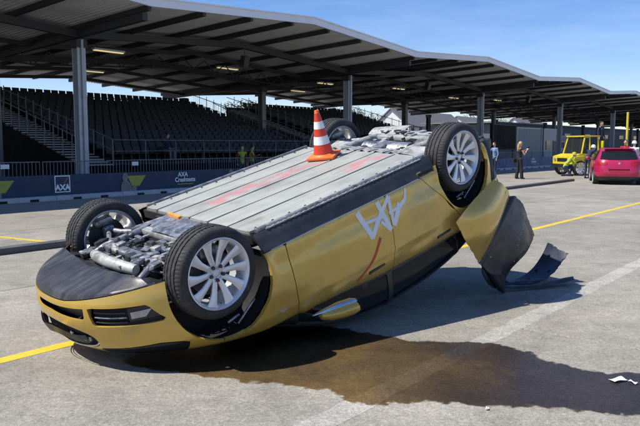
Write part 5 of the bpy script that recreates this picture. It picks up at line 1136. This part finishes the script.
x, y = G2(587, 33.0); person('person', 'rescuer in navy overall bending at the flank of the magenta car', (x, y, -0.01), R(-60), dict(waist=(0, .05, 1.08), chest=(0, .16, 1.24), neck=(0, .28, 1.36), head=(0, .38, 1.46), shL=(-.18, .20, 1.34), shR=(.18, .20, 1.34), elL=(-.22, .36, 1.12), elR=(.22, .36, 1.12), wrL=(-.1, .56, 1.02), wrR=(.1, .56, 1.02)), dict(torso='cloth_navy', uarm='cloth_grey', farm='cloth_navy', leg='cloth_navy'), 'rescuers around the magenta car', hair='helmet', hair_mat='cloth_white')
x, y = G2(599, 37.2); person('person', 'rescuer in navy overall standing on the yellow truck deck', (x, y, 1.12), R(-150), None, dict(torso='cloth_navy', uarm='cloth_navy', farm='cloth_navy', leg='cloth_navy'), 'rescuers around the magenta car')
x, y = G2(624, 34.5); person('person', 'helper in dark red jacket beyond the magenta car roof', (x, y, -0.01), R(160), dict(elL=(-.30, .10, 1.22), wrL=(-.34, .30, 1.36)), dict(torso='cloth_red', uarm='cloth_red', farm='cloth_red', leg='cloth_navy'), 'rescuers around the magenta car', scale=1.07)
x, y = G2(633, 33.8); person('person', 'helper in white shirt and helmet beyond the magenta car roof', (x, y, -0.01), R(140), None, dict(torso='cloth_white', uarm='cloth_grey', farm='cloth_navy', leg='cloth_navy'), 'rescuers around the magenta car', hair='helmet', hair_mat='cloth_white', scale=1.03)

# ------------------------------------------------------------------ magenta hatchback seen from behind
hb = empty('hatchback_car', (12.72, 29.4, -0.012), R(90-19), 'magenta hatchback parked with its tailgate towards the overturned car', 'car')
hb.scale = (1.05, 1.07, 1.03)
q_f = hermite([.18, .45, .70, .82, .92, 1.05, 1.25, 1.40, 1.46], [2.05, 2.12, 2.04, 1.70, 1.05, .80, .42, .05, -.25])
q_r = hermite([.18, .30, .50, .62, .80, .95, 1.10, 1.30, 1.42, 1.46], [-1.92, -2.05, -2.11, -2.10, -2.06, -2.00, -1.88, -1.66, -1.50, -1.36])
q_w = hermite([.18, .30, .55, .80, .95, 1.02, 1.15, 1.35, 1.43, 1.46], [.83, .885, .905, .90, .875, .84, .78, .68, .60, .50])
def hpt(a, z):
    w_ = q_w(z); xf = q_f(z); xr = q_r(z); c, s_ = math.cos(a), math.sin(a); n_ = 5.0
    e = 2/n_; x = (xf if c > 0 else -xr)*(1 if c > 0 else -1)*abs(c)**e; y = w_*(1 if s_ > 0 else -1)*abs(s_)**e
    return Vector((x, y, z))
NA, NZ = 132, 54
zs_ = np.linspace(.18, 1.46, NZ+1)
HG = [[hpt(2*PI*i/NA, z) for z in zs_] for i in range(NA)]
HP = [[HG[i][j], HG[(i+1) % NA][j], HG[(i+1) % NA][j+1], HG[i][j+1]] for i in range(NA) for j in range(NZ)]
h_arch = lambda p: min(math.hypot(p.x-1.30, p.z-.33)-.36, math.hypot(p.x+1.33, p.z-.33)-.36) if abs(p.y) > .5 else 1
rwin = lambda p: min(-1.2-p.x, p.z-0.985-0.03*(abs(p.y)/.6)**2, 1.335-p.z, 0.665-0.25*(p.z-.985)-abs(p.y))
swin = lambda p: min(abs(p.y)-0.5, p.z-0.965, 1.345-p.z, 0.95-(p.z-.965)*1.5-p.x, p.x+1.45-0.45*(p.z-.965)*1.2)
fwin = lambda p: min(p.x-0.1, p.z-1.0, 1.38-p.z, 0.70-0.3*(p.z-1)-abs(p.y))
tlp = lambda p: min(-1.80-p.x, p.z-0.775, 0.915-p.z, abs(p.y)-0.42, 0.12+0.0*p.z-(abs(abs(p.y)-0.80)-0.38)*1.0)
platep = lambda p: min(-1.9-p.x, p.z-0.52, 0.635-p.z, 0.34+0.3*(p.z-.55)-abs(p.y))
lowp = lambda p: 0.335-p.z
body = clip(clip(HP, h_arch), lambda p: -max(rwin(p), swin(p), fwin(p), tlp(p), platep(p), lowp(p))-0.004)
panel('body', body, M['pink'], hb, 0.02, False, (0, 0, .6))
panel('lower_trim', clip(clip(HP, h_arch), lambda p: lowp(p)), M['black'], hb, 0.015, False, (0, 0, .6))
panel('rear_window', clip(HP, rwin), M['glass'], hb, 0.01, False, (-1, 0, .8)); panel('windscreen', clip(HP, fwin), M['glass'], hb, 0.01, False, (0, 0, .6))
for sg in (-1, 1):
    panel('side_window', clip(clip(HP, swin), lambda p: p.y*sg), M['glass'], hb, 0.01, False, (0, 0, .6)); panel('tail_light', clip(clip(HP, tlp), lambda p: p.y*sg), M['tail'], hb, 0.01, False, (-1, 0, .6))
panel('plate_recess', [[Vector((q.x+.03, q.y, q.z)) for q in p] for p in clip(HP, platep)], M['cloth_red'], hb, 0.0, False, (-1, 0, .6))
m = MB(); m.add([hpt(2*PI*i/NA, 1.455) + Vector((0, 0, .004)) for i in range(NA)], [tuple(range(NA))]); m.build('roof', M['pink'], hb)
m = MB(); m.lathe([(0, .012), (.040, .012), (.046, .006), (.05, 0)], 20, Matrix.Translation((-2.045, 0, .86)) @ Matrix.Rotation(R(-90), 4, 'Y')); m.build('badge', M['chrome'], hb, True)
m = MB(); m.tube([(-1.93, 0.0, 1.03), (-1.90, .25, 1.04)], .008, 5); m.build('rear_wiper', M['black'], hb)
m = MB(); m.bbox((-1.57, 0, 1.42), (.16, 1.05, .03), .012, (0, .2, 0)); m.build('roof_spoiler', M['pink'], hb, True)
m = MB(); m.box((0, 0, .42), (3.6, 1.6, .4)); m.build('inner_tub', M['inner'], hb)
for sx in (1.30, -1.33):
    for sy in (-1, 1):
        w_ = inst('wheel', rim_me, hb, (sx, sy*.775, .315), (0, 0, 0 if sy < 0 else PI)); w_.scale = (.89, .8, .89); inst('tyre', tyre_me, w_)
for sg in (-1, 1):
    m = MB(); m.ell((.72, sg*.99, 1.02), (.06, .10, .07), 12, 8); m.build('mirror_housing', M['pink'], hb, True)

# ------------------------------------------------------------------ yellow tow truck
tt = empty('tow_truck', (15.0, 37.2, -0.014), R(180+14), 'small yellow tow truck with open-framed cab, flat deck and tall mast', 'truck')
Y_ = M['truck']
m = MB(); m.prism([(.35, .50), (1.95, .50), (2.02, .62), (2.02, 1.02), (1.50, 1.16), (.35, 1.16)], -.88, .88, lambda a, b, h: (a, h, b)); m.build('cab_body', Y_, tt)
for (x0, x1) in ((1.42, 1.20), (.92, .92), (.40, .42)):
    for sg in (-1, 1): m = MB(); m.tube([(x0, sg*.82, 1.15), (x1, sg*.74, 2.06)], .042, 8); m.build('cab_pillar', Y_, tt, True)
m = MB(); m.bbox((.80, 0, 2.09), (1.0, 1.60, .07), .03); m.build('cab_roof', Y_, tt, True)
for (x, d) in ((.66, .42), (1.10, .34)):
    for sg in (-1, 1): m = MB(); m.box((x, sg*.765, 1.60), (d, .01, .82), (R(sg*5), 0, 0)); m.build('side_window', M['clear'], tt)
m = MB(); m.box((1.31, 0, 1.60), (.01, 1.40, .86), (0, R(-13), 0)); m.build('windscreen', M['clear'], tt)
m = MB(); m.box((.38, 0, 1.60), (.01, 1.45, .85)); m.build('rear_window', M['clear'], tt)
for sg in (-1, 1):
    m = MB(); m.bbox((1.62, sg*.90, .95), (.62, .12, .22), .05); m.build('fender', Y_, tt, True)
    m = MB(); m.lathe([(0, .03), (.08, .03), (.09, 0)], 16, Matrix.Translation((2.03, sg*.66, .85)) @ Matrix.Rotation(R(90), 4, 'Y')); m.build('headlight', M['lamp'], tt, True)
m = MB(); m.bbox((2.04, 0, .52), (.14, 1.78, .20), .04); m.build('front_bumper', M['black'], tt, True)
m = MB(); m.box((-.9, 0, .62), (3.2, .8, .16)); m.build('chassis', M['dark_metal'], tt)
m = MB(); m.bbox((-1.15, 0, 1.06), (2.9, 1.9, .12), .02); m.build('deck', Y_, tt, True)
for sg in (-1, 1): m = MB(); m.bbox((-1.15, sg*.93, 1.20), (2.9, .05, .20), .01); m.build('deck_side', M['orange_lbl'], tt, True)
m = MB(); m.bbox((.18, 0, 1.45), (.10, 1.8, .80), .02); m.build('headboard', Y_, tt, True)
m = MB(); m.tube([(-2.35, -.5, 1.1), (-2.35, -.5, 3.45)], .06, 8); m.build('mast', Y_, tt, True)
m = MB(); m.prism([(0, 0.58), (-.86, 1.16), (-.80, .52), (-.42, .34)], 0, .06, lambda a, b, h: (a*.55+1.30, .92-a*.95+h*.0+h, b)); m.build('open_door', Y_, tt)
for sx in (1.50, -1.30):
    for sy in (-1, 1):
        w_ = inst('wheel', rim_me, tt, (sx, sy*.80, .40), (0, 0, 0 if sy < 0 else PI)); w_.scale = (1.13, .95, 1.13); inst('tyre', tyre_me, w_)
for sg in (-1, 1):
    m = MB(); m.box((1.34, sg*1.02, 1.62), (.06, .16, .32)); q_ = m.build('mirror_housing', M['black'], tt); m = MB(); m.tube([(1.34, sg*.80, 1.45), (1.34, sg*1.02, 1.50)], .015, 5); m.build('mirror_arm', M['black'], q_)
    m = MB(); m.box((.95, sg*.884, .86), (.90, .012, .50)); q_ = m.build('door_panel', Y_, tt); m = MB(); m.box((.62, sg*.895, 1.02), (.14, .02, .03)); m.build('handle', M['black'], q_)
m = MB(); m.box((2.035, 0, .84), (.02, .9, .18)); m.build('grille', M['black'], tt)

# ------------------------------------------------------------------ containers, screen, hall behind the barrier
def container(u, v, L_, D_, H_, material, label, door=True):
    t = empty('site_container', S(u, v, -0.014 if u > 100 else 0.0), PHI, label, 'container'); m = MB(); n_ = int(L_/.2)
    pts = []
    for i in range(n_+1):
        a = -L_/2 + L_*i/n_; pts += [(a, -D_/2 + (.03 if i % 2 else 0)), (min(a+L_/n_*.7, L_/2), -D_/2 + (.03 if i % 2 else 0))]
    m.add([(a, b, .1) for a, b in pts] + [(a, b, H_-.1) for a, b in pts], [(i, i+1, len(pts)+i+1, len(pts)+i) for i in range(len(pts)-1)]); m.build('front_sheet', material, t, fix=False)
    m = MB(); m.box((0, .03, H_/2), (L_-.04, D_-.06, H_-.2)); m.build('shell', material, t)
    m = MB()
    for z in (.05, H_-.05): m.box((0, 0, z), (L_+.06, D_+.06, .12))
    for sx in (-1, 1):
        for sy in (-1, 1): m.box((sx*L_/2, sy*D_/2, H_/2), (.14, .14, H_-.02))
    m.build('frame', M['steel_grey'], t)
    if door:
        m = MB(); m.box((L_*.22, -D_/2-.012, 1.05), (.9, .05, 2.0)); d = m.build('door', M['black'], t); m = MB(); m.box((-L_*.2, -D_/2-.012, 1.6), (1.2, .05, .9)); w_ = m.build('window', M['glass'], t)
        m = MB(); m.box((L_*.22-.35, -D_/2-.06, 1.05), (.12, .04, .03)); m.build('handle', M['alu'], d); m = MB(); m.box((-L_*.2, -D_/2-.03, 1.12), (1.3, .10, .05)); m.build('sill', M['steel_grey'], w_)
    return t
container(65.3, 27.6, 6.2, 2.4, 3.3, M['container'], 'grey corrugated container under the canopy beside the big screen', False)
container(71.2, 27.6, 4.4, 2.4, 3.3, M['container_l'], 'pale office container with dark door and window')
container(83.0, 30.0, 7.0, 2.4, 2.7, M['container'], 'long grey office container beyond the pale one')
scn = empty('video_screen', S(57.4, 25.6, 0), PHI, 'large black video screen on legs under the canopy', 'screen')
m = MB(); m.bbox((0, 0, 2.3), (4.9, .30, 2.3), .03); m.build('cabinet', M['black'], scn, True); m = MB(); m.box((0, -.156, 2.3), (4.7, .01, 2.1)); m.build('display', M['screen'], scn)
for sx in (-2.1, 2.1):
    m = MB(); m.bbox((sx, 0, .58), (.12, .12, 1.16), .01); m.build('leg', M['beam'], scn); m = MB(); m.box((sx, 0, .02), (.5, 1.4, .04)); m.build('foot', M['beam'], scn)
M['hallwall'] = mat('hall_sheet', (0.10, 0.105, 0.115), 0.7, 0, 0.15, 0.8)
hall = empty('hall_building', S(165, 46, -0.014), PHI, 'long low dark grey hall behind the far end of the grandstand', 'building')
for i in range(22):
    m = MB(); m.box((-63+i*6, 0, 2.5), (5.94, .2, 5.0)); m.build('wall_panel', M['hallwall'], hall)
    if i % 2: m = MB(); m.box((-63+i*6, -.12, 3.4), (3.2, .08, .8)); w_ = m.build('window', M['glass'], hall)
m = MB(); m.box((0, 6, 5.15), (133, 12.8, .25)); m.build('roof', M['house_roof'], hall); m = MB(); m.box((0, 6.2, 2.45), (131, 11.8, 4.9)); m.build('shell', M['hallwall'], hall)

# ------------------------------------------------------------------ houses and trees beyond the stand
def house(u, v, rz, L_, D_, He, Hr, wallm, label):
    t = empty('house', S(u, v, -0.014), PHI+rz, label, 'house')
    m = MB(); m.prism([(-D_/2, 0), (D_/2, 0), (D_/2, He), (0, Hr), (-D_/2, He)], -L_/2, L_/2, lambda a, b, h: (h, a, b)); m.build('wall', M[wallm], t)
    sl = (Hr-He)/(D_/2)
    for sg in (-1, 1):
        m = MB(); m.prism([(0, Hr+.06), (sg*(D_/2+.5), He-sl*.5+.06), (sg*(D_/2+.5), He-sl*.5+.26), (0, Hr+.28)], -L_/2-.4, L_/2+.4, lambda a, b, h: (h, a, b)); r_ = m.build('roof', M['house_roof'], t)
        if sg == 1: m = MB(); m.box((L_*.2, .8, Hr+.5), (.6, .6, 1.4)); m.build('chimney', M['house_wall'], r_)
    for fl in range(2):
        for i in range(max(2, int(L_/3))):
            x = -L_/2 + (i+.5)*L_/max(2, int(L_/3)); z = 1.6+fl*2.7
            if z > He-.8: continue
            m = MB(); m.box((x, -D_/2-.02, z), (1.1, .10, 1.3)); w_ = m.build('window', M['glass'], t); m = MB(); m.box((x, -D_/2-.06, z-.70), (1.3, .2, .08)); m.build('sill', M['house_wall'], w_)
    for z in (1.6, 4.3):
        if z < He+.4:
            for y in (-D_*.2, D_*.2): m = MB(); m.box((-L_/2-.02, y, z), (.10, 1.0, 1.3)); m.build('window', M['glass'], t)
    return t
house(118, 74, R(0), 9, 8, 5.4, 8.6, 'house_wall', 'white rendered house with steep grey gable roof behind the stand')
house(131, 74, R(0), 13, 9, 4.6, 8.2, 'house_wall', 'wide white house with long grey roof beside the gabled one')
house(158, 80, R(8), 16, 10, 4.8, 8.4, 'house_wall', 'long pale house with grey roof beyond the containers')
house(190, 78, R(-5), 14, 10, 5.0, 9.0, 'house_wall', 'distant pale house with tall grey roof past the hall')
house(92, 86, R(10), 12, 9, 4.6, 8.0, 'house_wall', 'pale house half hidden behind the black seating blocks')
def tree(u, v, h_, r_, label, seed):
    rg = random.Random(seed); t = empty('tree', S(u, v, -0.014), rg.uniform(0, 6), label, 'tree', 'trees behind the stand')
    m = MB(); m.tube([(0, 0, 0), (.1, .05, h_*.25), (-.05, .1, h_*.5), (.1, 0, h_*.8)], [.24, .2, .14, .04], 8)
    for k_ in range(7):
        a = rg.uniform(0, 6.3); z = h_*rg.uniform(.3, .65); l_ = r_*rg.uniform(.5, .85); m.tube([(0, 0, z), (l_*.5*math.cos(a), l_*.5*math.sin(a), z+.5), (l_*math.cos(a), l_*math.sin(a), z+1.3)], [.09, .06, .02], 6)
    m.build('trunk', M['bark'], t, True)
    m = MB(); cl = [(rg.gauss(0, .45)*r_, rg.gauss(0, .45)*r_, h_*(.42+.5*rg.random()), r_*rg.uniform(.28, .5)) for _ in range(26)]
    for (cx, cy, cz, cr2) in cl:
        for _ in range(110):
            d = Vector((rg.gauss(0, 1), rg.gauss(0, 1), rg.gauss(0, 1))).normalized()*cr2*rg.uniform(.6, 1.05); c = Vector((cx, cy, cz))+d
            if c.z < h_*.22: continue
            a = Vector((rg.gauss(0, 1), rg.gauss(0, 1), rg.gauss(0, 1))).normalized(); b = a.orthogonal().normalized(); s2 = rg.uniform(.10, .2)
            m.add([c-a*s2, c+b*s2*.6, c+a*s2, c-b*s2*.6], [(0, 1, 2, 3)])
    m.build('crown', M['leaf'], t, fix=False)
lbs = ['leafy green tree between the white gabled house and the stand', 'tall green tree rising behind the seating blocks', 'broad green tree beside the long pale house', 'green tree behind the wide white house', 'bushy green tree past the dark hall', 'rounded green tree near the half hidden house', 'slim green tree between two pale houses', 'tall leafy tree beyond the distant pale house']
for i, (u, v, h_, r_) in enumerate(((104, 78, 8.5, 3.2), (84, 84, 9.5, 3.6), (147, 88, 9, 3.8), (126, 92, 10.5, 4), (176, 90, 10, 4), (99, 95, 9.5, 3.6), (168, 70, 7, 2.6), (210, 95, 11, 4.5))): tree(u, v, h_, r_, lbs[i], 100+i)
